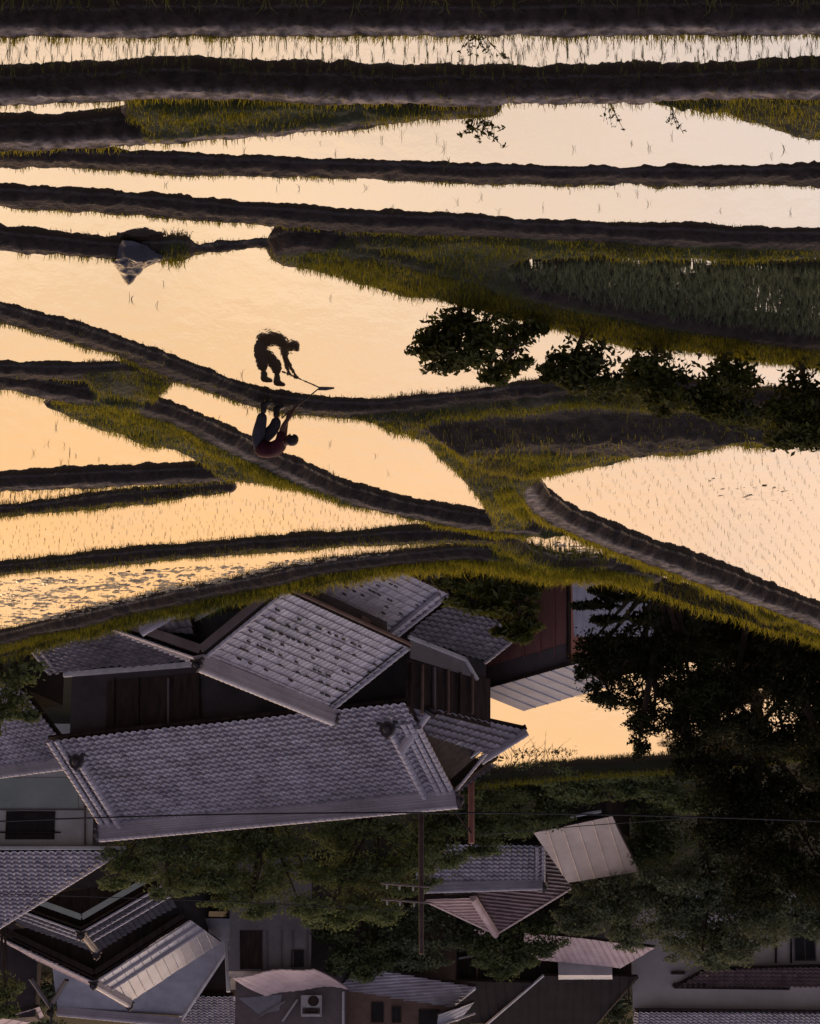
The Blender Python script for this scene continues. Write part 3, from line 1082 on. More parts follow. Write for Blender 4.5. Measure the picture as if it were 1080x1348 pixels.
# verge rolls and descending ridges
for k, o in ((0, .06), (1, .36)):
    verge(A1 + d1 * o + Z * .03, E1 + d1 * o + Z * .03, h1, r=.12)
D0 = A1 + d1 * .78; D1 = A1 + d1 * .78 + (E1 - A1) * .80
ridge(D0 + Z * .04, D1 + Z * .04, h1, layers=2, w=.30, lh=.08, r=.11, name='descending_ridge')
end_tile(D1 + Z * .16 + n1 * .06, n1, h1, .62)
for k, o in ((0, .02), (1, .28), (2, .52)):
    verge(B1 - d1 * o + Z * .03, E2 - d1 * o + (B1 - E2) * (.26 if k == 0 else .20) + Z * .03, h1, r=.12)
D0 = B1 - d1 * 1.05; D1 = B1 - d1 * 1.05 + (E2 - B1) * .80
ridge(D0 + Z * .04, D1 + Z * .04, h1, layers=2, w=.30, lh=.08, r=.11, name='descending_ridge')
end_tile(D1 + Z * .16 + n1 * .06, n1, h1, .62)
# skirt roof round the end, with its corner ridge
C1 = at(566, 930, zE); C2 = at(693, 961, zE)
G1 = at(549, 964, zE + .75); G2 = at(636, 990, zE + .75)
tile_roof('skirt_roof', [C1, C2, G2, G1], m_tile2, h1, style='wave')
tile_roof('skirt_roof', [E2 - d1 * .9, C1, G1 + Z * .0, E2 - d1 * .9 + (B1 - E2) * .3], m_tile, h1)
ridge(C1 + Z * .05, at(528, 986, zE + 1.15), h1, layers=2, w=.30, lh=.08, r=.11, name='corner_ridge')
end_tile(C1 + Z * .15, (C1 - G1), h1, .55)
ridge(C2 + Z * .02, at(632, 1000, zE + .95), h1, layers=2, w=.26, lh=.08, r=.10, name='corner_ridge')
bar('eave_board', C2 - Z * .12, at(637, 992, zE + .62), .06, .20, m_soffit, h1)
# gable end over the skirt
gb_ = at(636, 988, zE + .75)
wall('gable_wall', [B1 - d1 * .45 - Z * .25, G1 - d1 * .0 - Z * .05, G2 - Z * .05], -d1, m_soffit, h1, .1)
verge(B1 + d1 * .02 - Z * .1, at(640, 990, zE + .8), h1, r=.10, pitch=.2)
bar('bargeboard', at(594, 1013, zE + 1.25), at(632, 986, zE + .72), .08, .2, m_white, h1)
# walls
inset = .85
W1, W2 = E1 + n1 * -inset + d1 * .45, E2 + n1 * -inset
W2 = W2 + d1 * .35
wtop = zE - .12
# corner to the end wall, which runs parallel to the skirt eave
es_ = (C2 - C1).normalized()
W3 = W2 + es_ * 2.9
ins = Vector((es_.y, -es_.x, 0)); ins = ins if ins.dot(-d1) > 0 else -ins
Wb = A1 - n1 * (run - .9) + d1 * .75
Wb2 = B1 - n1 * (run - .9) - d1 * 1.6
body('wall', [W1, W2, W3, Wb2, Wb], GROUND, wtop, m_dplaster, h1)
# front: timber window wall set into the plaster, and a pent roof below it
def on1(u, v, o=0.0): return onp(u, v, W1 + n1 * o, n1)
wn = [on1(140, 897, .03), on1(262, 886, .03), on1(268, 962, .03), on1(140, 962, .03)]
wall('shutter_wall', wn, -n1, m_soffit, h1, .05)
for u in (150, 182, 222, 262):
    bar('post', on1(u, 893, .06), on1(u, 955, .06), .10, .08, m_greyb if u == 222 else m_soffit, h1)
# pent roof with a pale flashing strip
S1, S2 = on1(84, 888, .04), on1(262, 874, .04)
bar('flashing', S1, S2, .14, .20, m_white, h1)
pr, pd = solve_rake(S1 - Z * .1, n1, (37, 846))
pr, pd = min(pr, 3.2), pd
tile_roof('pent_roof', [S1 - Z * .14 + n1 * .08 - d1 * .6, S1 - Z * .14 + n1 * pr - Z * (pr * .34) - d1 * .6, S2 - Z * .14 + n1 * pr - Z * (pr * .34), S2 - Z * .14 + n1 * .08], m_tile2, h1, tw=.34)
for o in (.0, .3):
    verge(S1 - Z * .14 - d1 * (.55 - o), S1 - Z * .14 + n1 * pr - Z * (pr * .34) - d1 * (.55 - o), h1, mat=m_tile2, r=.11)
PX = S1 + n1 * (pr - .5) - Z * (pr * .34)
# end wall: boards, posts, pale board panel and a short pent roof
def on2(u, v, o=0.0): return onp(u, v, W2 - ins * o, ins)
wall('board_wall', [on2(536, 868, .03), on2(646, 894, .03), on2(646, 958, .03), on2(536, 930, .03)], ins, m_soffit, h1, .05)
for u, m in ((541, m_soffit), (556, m_brown), (572, m_greyb), (590, m_brown), (606, m_soffit), (622, m_brown)):
    bar('post', on2(u, 872 + (u - 540) * .2, .07), on2(u, 940, .07), .12, .08, m, h1)
wall('panel', [on2(541, 842, .06), on2(612, 870, .06), on2(628, 893, .06), on2(541, 866, .06)], ins, m_plaster, h1, .05)
bar('flashing', on2(538, 838, .10), on2(613, 868, .10), .10, .14, m_white, h1)
bar('flashing', on2(613, 868, .10), on2(629, 895, .10), .10, .12, m_white, h1)
q1, q2 = on2(536, 836, .10), on2(618, 866, .10)
ov = -ins * 2.0 - Z * .75
q3 = q2 + es_ * .75
tile_roof('pent_roof', [q1 - Z * .05, q1 + ov, q3 + ov - Z * .0, q3 - Z * .05], m_tile2, h1)
verge(q3 - Z * .02, q3 + ov + Z * .02, h1, mat=m_tile2)

# ================================================================= gabled wing (H2)
ZR2 = -6.5
A2, B2 = at(265, 866, ZR2), at(436, 936, ZR2)
d2 = (B2 - A2).normalized()
n2 = Vector((d2.y, -d2.x, 0))
if n2.x > 0: n2 = -n2
r2, dr2 = solve_rake(B2, n2, (540, 853))
l2, dl2 = solve_rake(A2, -n2, (125, 817))
h2 = empty('gabled_wing', (A2 + B2) / 2 + Vector((0, 0, GROUND - ZR2)),
           'gabled wing with dark snow guards dotted over its tiles, in front of the long roof', 'house')
ER1, ER2 = A2 + n2 * r2 - Z * dr2, B2 + n2 * r2 - Z * dr2
EL1, EL2 = A2 - n2 * l2 - Z * dl2, B2 - n2 * l2 - Z * dl2
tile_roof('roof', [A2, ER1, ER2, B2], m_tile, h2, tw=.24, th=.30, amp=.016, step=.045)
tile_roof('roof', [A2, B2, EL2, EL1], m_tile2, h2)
ridge(A2 - d2 * .15, B2 + d2 * .1, h2, layers=5, w=.40, lh=.085, r=.12)
end_tile(A2 - d2 * .2 + Z * .22, -d2, h2, .42); end_tile(B2 + d2 * .15 + Z * .22, d2, h2, .42)
verge(A2, EL1, h2, r=.11); verge(A2 + d2 * .05, ER1 + d2 * .05, h2, r=.10)
verge(B2 - d2 * .12, ER2 - d2 * .12, h2, r=.10)
bm = bmesh.new()
beam(bm, B2 - d2 * .42 + Z * .06, ER2 - d2 * .42 + Z * .06, .05, .05)
from_bm('cable', bm, m_wire, h2)
for P_, Q_ in ((A2, EL1), (A2, ER1)):
    bar('bargeboard', P_ - Z * .28 - d2 * .04, Q_ - Z * .28 - d2 * .04, .06, .30, m_greyb, h2)
gi = d2 * .75
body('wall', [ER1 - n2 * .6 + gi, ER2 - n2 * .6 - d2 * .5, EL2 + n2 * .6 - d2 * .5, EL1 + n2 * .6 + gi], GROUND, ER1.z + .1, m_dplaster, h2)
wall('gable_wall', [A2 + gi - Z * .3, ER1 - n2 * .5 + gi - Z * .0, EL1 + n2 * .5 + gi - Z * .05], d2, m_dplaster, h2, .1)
g0 = A2 + gi
def on3(u, v, o=0.0): return onp(u, v, g0 - d2 * o, d2)
bar('fascia', on3(218, 834, .25), on3(332, 773, .25), .06, .26, m_white, h2)
# gutter along the eave, brown
bar('gutter', ER1 - Z * .10 + n2 * .06, ER2 - Z * .10 + n2 * .06, .10, .10, m_brown, h2)
# snow guards, row upon row
bm = bmesh.new()
slope = (ER1 - A2).normalized(); nrm2 = slope.cross(d2).normalized(); nrm2 = nrm2 if nrm2.z > 0 else -nrm2
sgv = [(-.075, -.022), (.075, -.022), (.09, .022), (-.09, .022)]
prism(bm, [d2 * a + slope * b for a, b in sgv], nrm2 * .065)
bmesh.ops.recalc_face_normals(bm, faces=bm.faces[:])
sg_me = bpy.data.meshes.new('snow_guard'); bm.to_mesh(sg_me); bm.free(); sg_me.materials.append(m_wire)
rr = random.Random(5)
for _ in range(84):
    s, t = rr.uniform(.06, .94), rr.choice([.16, .27, .37, .48, .58, .69, .80])
    if rr.random() < .35: s = rr.uniform(.05, .4)
    p = A2 + (B2 - A2) * s + (ER1 - A2) * t + nrm2 * .05
    o = bpy.data.objects.new('snow_guard', sg_me); C.objects.link(o); o.parent = h2
    o.location = p - Vector(h2.location)
# low roof by the gable foot
k0, k1 = on3(238, 800, 1.6), on3(186, 826, 1.6)
lr = empty('lean_to_roof', (k0.x, k0.y, GROUND), 'small tiled lean-to roof half hidden by the grass edge beside the gable foot', 'roof')
p0, p1 = at(236, 802, k0.z), at(184, 829, k0.z + .1)
tile_roof('roof', [at(262, 832, k0.z + .35), at(185, 830, k0.z + .3), at(160, 806, k0.z - .5), at(240, 786, k0.z - .5)], m_tile2, lr)
ridge(at(236, 802, k0.z - .05), at(186, 830, k0.z + .45), lr, mat=m_tile, layers=2, w=.3, name='ridge')
body('wall', [at(250, 824, k0.z), at(195, 824, k0.z), at(182, 812, k0.z - .3), at(236, 797, k0.z - .3)], GROUND, k0.z - .4, m_dplaster, lr)

# ================================================================= pent wing below it (H4)
h4z = ER1.z - .75
a4, b4 = at(376, 768, h4z), at(522, 838, h4z)
e4a, e4b = at(452, 716, h4z - 1.0), at(592, 782, h4z - 1.0)
h4 = empty('pent_wing', ((a4 + e4b) / 2).to_2d().to_3d() + Z * GROUND, 'low wing with a grey snow-guarded roof running under the grass edge below the gabled wing', 'house')
tile_roof('roof', [a4, e4a, e4b, b4], m_tile, h4, tw=.24, th=.30, amp=.016, step=.045)
dd4 = (b4 - a4).normalized()
ridge(b4 - dd4 * .55 + Z * .05, b4 - dd4 * .55 + (e4b - b4) * .95 + Z * .05, h4, layers=1, w=.22, lh=.07, r=.09, name='descending_ridge')
verge(b4 - dd4 * .06, e4b - dd4 * .06, h4, r=.09)
cen4 = (a4 + e4a + e4b + b4) / 4
body('wall', [p.lerp(cen4, .22) for p in (a4, e4a, e4b, b4)], GROUND, h4z - 1.1, m_dplaster, h4)
bar('beam', at(378, 772, h4z + .12), at(455, 810, h4z + .12), .16, .18, m_brown, h4)
bar('beam', at(474, 813, h4z + .12), at(508, 830, h4z + .12), .16, .18, m_brown, h4)
for _ in range(26):
    s, t = rr.uniform(.1, .85), rr.choice([.3, .42, .55, .68, .8])
    o = bpy.data.objects.new('snow_guard', sg_me); C.objects.link(o); o.parent = h4
    o.location = a4 + (b4 - a4) * s + (e4a - a4) * t + Z * .06 - Vector(h4.location)

# ================================================================= red-brown shed (H5)
zs = -8.6
s1, s2 = at(627, 911, zs), at(762, 873, zs)
s3, s4 = at(690, 936, zs + .25), at(800, 905, zs + .25)
h5 = empty('shed', ((s1 + s4) / 2).to_2d().to_3d() + Z * GROUND, 'red-brown boarded shed with a pale flat sheet roof, beside the far pond', 'shed')
tile_roof('roof', [s1, s2, s4, s3], m_slate, h5, tw=.6, style='seam', step=0, amp=.03, thick=.12)
ds5 = (s2 - s1).normalized(); ns5 = Vector((ds5.y, -ds5.x, 0)); ns5 = ns5 if ns5.y < 0 else -ns5
w5a = s1 - ns5 * .25 + ds5 * .25; w5b = onp(749, 874, s1 - ns5 * .25, ns5); w5b.z = w5a.z
body('wall', [w5a, w5b, s4 - ds5 * .6 + ns5 * .1, s3 + ns5 * .1 + ds5 * .2], GROUND, zs - .09, m_red, h5)
def on5(u, v, o=0.0): return onp(u, v, w5a + ns5 * o, ns5)
t5 = [on5(636, 880, .02), on5(749, 846, .02)]
wall('upper_boards', [t5[0], t5[1], Vector((w5b.x, w5b.y, zs - .12)) + ns5 * .02, Vector((w5a.x, w5a.y, zs - .12)) + ns5 * .02], -ns5, m_greyb, h5, .03)
bar('corner_post', on5(749, 757, .06), on5(749, 868, .06), .16, .12, m_soffit, h5)
for u in (668, 690, 712, 731):
    bar('batten', on5(u, 752, .03), on5(u, 868, .03), .045, .03, m_red, h5)
l5 = empty('lean_to', at(800, 790, -10.2).to_2d().to_3d() + Z * GROUND, 'pale grey ribbed sheet lean-to between the red-brown shed and the dark trees', 'shed')
LA, LB, LC, LD = at(753, 748, -10.6), at(880, 748, -10.6), at(880, 838, -9.0), at(756, 838, -9.0)
tile_roof('roof', [LD, LA, LB, LC], m_slate, l5, tw=.25, style='seam', step=0, amp=.02)
cl = (LA + LB + LC + LD) / 4
body('wall', [p.lerp(cl, .1) for p in (LA, LB, LC, LD)], GROUND, -10.75, m_dplaster, l5)

# ================================================================= far flooded field
m_water2 = water_mat("far_pond_water", .006, 1.2)
bm = bmesh.new()
zf = GROUND + 2.2      # the field lies on a terrace above the houses
wl = [(560, 935), (640, 910), (700, 898), (800, 894), (900, 872), (1060, 872), (1085, 986), (960, 998), (880, 1003), (760, 1010), (640, 1022), (540, 1030)]
tp = [at(u, v, zf - .2) for u, v in wl]
ctr = sum(tp, Vector()) / len(tp)
lo = [bm.verts.new(Vector((p.x, p.y, GROUND - .2)) + (p - ctr).to_2d().to_3d().normalized() * 1.0) for p in tp]
hi = [bm.verts.new(p) for p in tp]
for i in range(len(tp)):
    bm.faces.new([lo[i], lo[(i + 1) % len(tp)], hi[(i + 1) % len(tp)], hi[i]])
bm.faces.new(hi)
bmesh.ops.recalc_face_normals(bm, faces=bm.faces[:])
tag(from_bm("field_terrace", bm, m_vground), kind="structure")
bm = bmesh.new()
bm.faces.new([bm.verts.new(at(u, v, zf)) for u, v in wl])
tag(from_bm("far_water", bm, m_water2), kind="structure")
V, F = [], []
edge = [(1090, 984), (960, 998), (880, 1004), (760, 1011), (640, 1022), (540, 1030)]
P = line(edge, zf)
bm = bmesh.new()
prev = None
for i, p in enumerate(P):
    ws = [(-.5, -.15), (-.25, .16), (0, .30), (.3, .3), (.9, -.4), (2.6, -2.3)]
    rowv = [bm.verts.new((p[0] + random.uniform(-.05, .05), p[1] + a, zf + b + random.uniform(-.05, .06))) for a, b in ws]
    if prev:
        for k in range(5): bm.faces.new([prev[k], prev[k + 1], rowv[k + 1], rowv[k]])
    prev = rowv
bmesh.ops.recalc_face_normals(bm, faces=bm.faces[:])
tag(from_bm("field_bank", bm, m_vground, smooth=True), kind="structure")
fg = Blades()
Pq = along(P, 260, -.2, .45)
bz = np.interp(np.full(len(Pq), .3), [0, 1], [0, 1]) * 0
dd_, ss_ = seg_dist(Pq, P)
hz_ = np.interp(dd_ * ss_, [-.5, -.25, 0, .3, .9, 1.2], [-.15, .16, .30, .30, -.4, -.73])
fg.add(np.column_stack([Pq, zf + hz_ - .03]), RNG.uniform(.1, .34, len(Pq)), .025, .7, RNG.uniform(0, .35, len(Pq)))
tag(link("bank_grass", fg.build("bank_grass"), m_grass), kind="stuff")

# ================================================================= house on the left edge, two storeys (L2) and its lower roof (L1)
YL2 = 124.0
eL, eR = aty(-40, 1121, YL2), aty(161, 1117, YL2)
zl = (eL.z + eR.z) / 2
eL.z = eR.z = zl
l2h = empty('plaster_house', Vector((eR.x + 3, YL2 + 4, GROUND)), 'house with a pale green wall band and a window, cut by the left edge', 'house')
up2 = Vector((0, 4.6, 2.25))
hipL = eL + Vector((-0.0, 0, 0))
apx = aty(-6, 1193, YL2 + 4.6); 
apx = Vector((eR.x + 5.6, YL2 + 4.6, zl + 2.3))
tile_roof('roof', [eR, apx, Vector((eL.x + 2, YL2 + 4.6, zl + 2.3)), eL + Vector((2, 0, 0))], m_tile, l2h, tw=.30)
verge(apx, eR, l2h, r=.10)
bar('verge_trim', apx + Vector((-.14, 0, -.12)), eR + Vector((-.14, 0, -.12)), .10, .16, m_white, l2h)
bar('gutter', eL - Z * .06 + Vector((2, -.06, 0)), eR - Z * .06 + Vector((-.1, -.06, 0)), .14, .14, m_pale, l2h)
yw = YL2 + .8
def onl(u, v, o=0.0): return aty(u, v, yw - o)
wr = onl(122, 1100).x
body('wall', [(wr, yw), (eL.x + 2, yw), (eL.x + 2, yw + 4), (wr + 5.0, yw + 4)], GROUND, zl + .1, m_pale, l2h)
wall('wall_band', [onl(103, 1024, .05), onl(-30, 1024, .05), onl(-30, 1066, .05), onl(103, 1066, .05)], (0, 1, 0), m_green, l2h, .045)
bar('trim', onl(110, 1066, .09), onl(-30, 1066, .09), .06, .05, m_greyb, l2h)
window((onl(40, 1087, .0) + Vector((0, 0, 0))), (1, 0, 0), 1.9, 1.05, l2h, (0, -1, 0), 1, 3)
bar('window_rail', onl(80, 1096, .16), onl(-5, 1096, .16), .05, .06, m_soffit, l2h)
bar('corner_post', onl(112, 1040, .05), onl(112, 1112, .05), .14, .06, m_brown, l2h)
# lower roof in front
zl1 = -7.55
ra, rb = at(-30, 1016, zl1), at(84, 1001, zl1)
dl1 = (rb - ra).normalized(); nl1 = Vector((dl1.y, -dl1.x, 0)); nl1 = nl1 if nl1.y < 0 else -nl1
ra -= dl1 * 0; rb += dl1 * .6
ea, eb = ra + nl1 * 4.4 - Z * 2.0, rb + nl1 * 4.4 - Z * 2.0
l1 = empty('outbuilding', ((ra + eb) / 2).to_2d().to_3d() + Z * GROUND, 'low outbuilding with a small wave-tiled roof between the long roof and the plaster house', 'outbuilding')
tile_roof('roof', [ra, ea, eb, rb], m_tile, l1, tw=.27)
ridge(ra, rb, l1, layers=4, w=.36, lh=.08)
cl1 = (ra + rb + ea + eb) / 4
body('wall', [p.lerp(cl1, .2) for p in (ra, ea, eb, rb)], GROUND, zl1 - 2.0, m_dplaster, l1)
back = Vector((0, 2.2, -1.1))
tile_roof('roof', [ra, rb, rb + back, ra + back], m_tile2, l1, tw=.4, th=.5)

# ================================================================= houses further back
def A(u, v, Y): return aty(u, v, Y)


def under(parent, pts, mat, top, shrink=.14, name='wall'):
    c = sum(pts, Vector()) / len(pts)
    foot = [p.lerp(c, shrink) for p in pts]
    return body(name, foot, GROUND, top, mat, parent)


def gable_front(root, Y, apex, left, right, back, m_l, m_r, styl='wave', tw=.27, wallm=None, barge=None, blift=.45, ridge_layers=3, r_kw=None):
    """Gabled block whose end faces us: slopes run from the front verge back along a level vector."""
    a, l, r = A(*apex, Y), A(*left, Y), A(*right, Y)
    back = Vector(back)
    kw = dict(r_kw or {})
    if kw.pop('cross', False): kw['along'] = r - a
    tile_roof('roof', [a, l, l + back, a + back], m_l, root, tw=tw)
    tile_roof('roof', [a, r, r + back, a + back], m_r, root, **(kw or dict(tw=tw)))
    verge(a, l, root, r=.11); verge(a, r, root, r=.11)
    f = back.normalized()
    for o in (1.1, 2.3):
        ridge(a + f * o, l + f * o, root, layers=1, w=.26, lh=.08, r=.10, name='descending_ridge')
        ridge(a + f * o, r + f * o, root, layers=1, w=.26, lh=.08, r=.10, name='descending_ridge')
    ridge(a, a + back, root, mat=m_l if ridge_layers == 1 else None, layers=ridge_layers, w=.36, lh=.08)
    end_tile(a + Z * .15 - f * .05, -f, root, .42); end_tile(a + back + Z * .15, f, root, .42)
    for p in (l, r):
        bar('bargeboard', a - Z * blift - f * .05, p - Z * blift - f * .05 + (a - p) * .06, .07, .26, barge or m_soffit, root)
    c = (l + r) / 2
    tl, tr = l.lerp(a, .12), r.lerp(a, .12)
    wall('gable_wall', [a + f * .8 - Z * .2, tl + f * .8 - Z * .2, Vector((tl.x, tl.y, l.z - .4)) + f * .8, Vector((tr.x, tr.y, r.z - .4)) + f * .8, tr + f * .8 - Z * .2], f, wallm or m_soffit, root, .12)
    lo = min(l.z, r.z)
    body('wall', [tl + f * .85, tr + f * .85, tr + back * .92, tl + back * .92], GROUND, lo + .02, m_dplaster, root)
    return a, l, r


m_tile3 = tile_mat('dark_roof_tile', (.035, .03, .034), (.10, .088, .10), .6, .3)  # darker tile for the front gable slopes and small corner ridges
g1 = empty('gable_house', A(108, 1190, 141).to_2d().to_3d() + Z * GROUND, 'dark tiled house with a pale green bargeboard on its front gable', 'house')
gable_front(g1, 138, (107, 1226), (4, 1189), (214, 1164), (-.25, 4.6, 0), m_tile3, m_tile3, ridge_layers=1, barge=m_green, blift=.62)
g2 = empty('tall_gable_house', A(125, 1270, 150).to_2d().to_3d() + Z * GROUND, 'taller gabled house with a bright ribbed sheet slope, rising behind the green-trimmed gable', 'house')
gable_front(g2, 146.5, (124, 1292), (-6, 1230), (250, 1211), (-1.2, 5.6, 0), m_pink, m_metal, barge=m_soffit, blift=.4, r_kw=dict(tw=.5, style='seam', step=0, amp=.035, cross=True))
g3 = empty('slate_house', A(200, 1270, 158).to_2d().to_3d() + Z * GROUND, 'house with a broad plain slate-grey roof and pale ridge, behind the ribbed sheet slope', 'house')
sp_ = [A(252, 1200, 151), A(327, 1209, 151), A(240, 1338, 157), A(76, 1322, 157), A(44, 1289, 155)]
tile_roof('roof', [A(60, 1206, 151), A(327, 1208, 151), A(240, 1340, 157), A(76, 1326, 157)], m_slate, g3, tw=.9, style='seam', step=0, amp=.008)
ridge(A(76, 1327, 157), A(240, 1342, 157), g3, layers=3, w=.4, lh=.12)
end_tile(A(68, 1327, 156.9) + Z * .1, (1, -.2, 0), g3, .9, m_wire)
bar('verge_trim', A(327, 1211, 151), A(240, 1342, 157), .10, .12, m_white, g3)
ridge(A(40, 1288, 154.5), A(66, 1325, 156.8), g3, mat=m_tile3, layers=1, w=.22, r=.07, name='corner_ridge')
ridge(A(88, 1290, 154.2), A(66, 1325, 156.8), g3, mat=m_tile3, layers=1, w=.22, r=.07, name='corner_ridge')
body('wall', [A(60, 1206, 152), A(300, 1215, 152), A(290, 1215, 154), A(60, 1215, 154)], GROUND, -9.9, m_soffit, g3)
bar('corner_post', A(298, 1240, 151.8), A(301, 1306, 151.8), .3, .2, m_pale, g3)
g4 = empty('pink_roof_shed', A(30, 1345, 160).to_2d().to_3d() + Z * GROUND, 'shed with a faded pink sheet roof in the far left corner', 'shed')
pk = [A(-30, 1350, 159), A(52, 1326, 158), A(58, 1338, 159.5), A(-20, 1372, 161.5)]
tile_roof('roof', pk, m_pink, g4, tw=.6, style='seam', step=0, amp=.03); under(g4, pk, m_dplaster, pk[0].z - .3)

# little tiled roof and lean-to with the air conditioner
g5 = empty('tiled_annex', A(290, 1330, 156).to_2d().to_3d() + Z * GROUND, 'small annex with a wave-tiled slope and pale verge beside the slate roof', 'annex')
t5 = [A(250, 1311, 160), A(307, 1310, 160), A(346, 1366, 164), A(225, 1366, 164)]
tile_roof('roof', t5, m_tile, g5, tw=.28)
verge(t5[1], t5[2], g5, mat=m_white, r=.09); verge(t5[0], t5[3], g5, r=.1)
under(g5, t5, m_dplaster, t5[0].z - .15)
g6 = empty('awning_house', A(370, 1290, 153).to_2d().to_3d() + Z * GROUND, 'plaster house with a sagging pale pink sheet awning over its wall', 'house')
# sagging sheet
V, F = [], []
c00, c10, c01, c11 = A(306, 1288, 149), A(413, 1276, 149), A(350, 1313, 152), A(458, 1302, 152)
nu, nv = 24, 8
for j in range(nv + 1):
    for i in range(nu + 1):
        s, t = i / nu, j / nv
        p = (c00 * (1 - s) + c10 * s) * (1 - t) + (c01 * (1 - s) + c11 * s) * t
        p = p + Z * (.05 * math.sin(s * 60) * .35 - .22 * math.sin(math.pi * s) * (.4 + .6 * t) + .06 * math.sin(s * 9 + t * 4))
        V.append(p)
n_ = len(V)
V += [p - Z * .05 for p in V]
for j in range(nv):
    for i in range(nu):
        a = j * (nu + 1) + i
        F.append([a, a + 1, a + nu + 2, a + nu + 1]); F.append([n_ + a, n_ + a + nu + 1, n_ + a + nu + 2, n_ + a + 1])
for j in range(nv):
    a = j * (nu + 1); F.append([a, a + nu + 1, n_ + a + nu + 1, n_ + a])
    a = a + nu; F.append([a + nu + 1, a, n_ + a, n_ + a + nu + 1])
for i in range(nu):
    F.append([i + 1, i, n_ + i, n_ + i + 1]); a = nv * (nu + 1) + i; F.append([a, a + 1, n_ + a + 1, n_ + a])
mesh_vf('awning', V, F, m_pink, g6, smooth=True)
yw6 = 150.0
body('wall', [A(302, 1235, yw6), A(410, 1235, yw6), A(410, 1235, yw6 + 5), A(302, 1235, yw6 + 5)], GROUND, A(350, 1279, yw6).z, m_plaster, g6)
for u in (318, 345, 352, 371, 386, 405):
    bar('batten', A(u, 1225, yw6 - .03), A(u, 1277, yw6 - .03), .10, .05, m_soffit if u in (318, 345) else m_greyb, g6)
wall('doorway', [A(316, 1225, yw6 - .02), A(344, 1225, yw6 - .02), A(344, 1276, yw6 - .02), A(316, 1276, yw6 - .02)], (0, 1, 0), m_soffit, g6, .015)
window(A(392, 1262, yw6 - .02), (1, 0, 0), .5, .7, g6, (0, -1, 0), 1, 2)
# upper block behind the awning
yu = 152.6
body('upper_wall', [A(310, 1310, yu), A(456, 1310, yu), A(456, 1310, yu + 6), A(310, 1310, yu + 6)], GROUND + .02, A(350, 1352, yu).z, m_greyb, g6)
wall('board', [A(314, 1314, yu - .05), A(372, 1309, yu - .05), A(368, 1330, yu - .05), A(341, 1336, yu - .05)], (0, 1, 0), m_slate, g6, .04)
bar('brace', A(372, 1345, yu - .12), A(392, 1316, yu - .12), .10, .10, m_metal, g6)
bar('brace', A(342, 1338, yu - .12), A(376, 1318, yu - .12), .10, .10, m_plaster, g6)
bar('post', A(452, 1306, yu - .15), A(452, 1352, yu - .15), .12, .12, m_white, g6)
# air conditioner on a bracket
ya = yu - .5
ac = empty('air_conditioner', A(410, 1337, ya), 'pale boxed air conditioner unit with a round fan, above the pink awning', 'air conditioner')
a0, a1 = A(424, 1310, ya), A(396, 1337, ya)
def acbox(x0, x1, z0, z1, y0, y1, nm, mat, bev=.03):
    bm = bmesh.new()
    prism(bm, [Vector((x0, y0, z0)), Vector((x1, y0, z0)), Vector((x1, y0, z1)), Vector((x0, y0, z1))], Vector((0, y1 - y0, 0)))
    bmesh.ops.recalc_face_normals(bm, faces=bm.faces[:])
    if bev: bmesh.ops.bevel(bm, geom=bm.edges[:], offset=bev, segments=2, affect='EDGES')
    return from_bm(nm, bm, mat, ac)
zmid = a0.z + (a1.z - a0.z) * .60
acbox(a0.x, a1.x, a0.z, zmid, ya, ya + .4, 'case', m_steel)
bm = bmesh.new()
fc = Vector(((a0.x + a1.x) / 2 - .1, ya - .012, (a0.z + zmid) / 2))
for rr_ in (.09, .17, .25):
    tube(bm, [fc + Vector((math.cos(t) * rr_, 0, math.sin(t) * rr_)) for t in np.linspace(0, 2 * math.pi, 22)], .012, 4)
bmesh.ops.create_cone(bm, cap_ends=True, segments=24, radius1=.27, radius2=.27, depth=.015, matrix=Matrix.Translation(fc + Vector((0, .008, 0))) @ Matrix.Rotation(math.pi / 2, 4, 'X'))
from_bm('fan', bm, m_soffit, ac)
for x in (a0.x, a1.x - .08):
    acbox(x, x + .08, zmid, a1.z, ya + .02, ya + .1, 'bracket', m_steel, .01)
acbox(a0.x, a1.x, a1.z - .08, a1.z, ya + .01, ya + .38, 'rail', m_steel, .01)
acbox(a0.x + .2, a1.x - .2, zmid + .08, a1.z - .18, ya + .05, ya + .3, 'motor_box', m_soffit, .02)

# brown house, bottom centre of the photograph
g7 = empty('brown_house', A(530, 1320, 156).to_2d().to_3d() + Z * GROUND, 'brown walled house with three small windows above a pale slate pent roof', 'house')
pr7 = [A(476, 1270, 151), A(626, 1301, 151), A(596, 1325, 153.2), A(440, 1306, 153.2)]
tile_roof('pent_roof', pr7, m_tile, g7, tw=.4, style='flat', amp=.02)
bar('eave_trim', pr7[1], pr7[2], .1, .14, m_white, g7)
y7 = 153.0
body('wall', [A(452, 1310, y7), A(600, 1325, y7), A(600, 1325, y7 + 6), A(452, 1310, y7 + 6)], GROUND, A(500, 1375, y7).z, m_brown, g7)
for u, v, w_, h_ in ((497, 1333, .5, .9), (522, 1336, .35, .7), (565, 1340, .9, .7)):
    window(A(u, v, y7 - .0), (1, 0, 0), w_, h_, g7, (0, -1, 0), 1, 2)
tile_roof('eave_roof', [A(578, 1338, 151.5), A(624, 1318, 151.5), A(606, 1346, 153.5), A(574, 1352, 153.5)], m_slate, g7, tw=.5, style='seam', step=0, amp=.02)
bar('gutter', A(574, 1352, 151.3), A(626, 1334, 151.3), .1, .1, m_metal, g7)

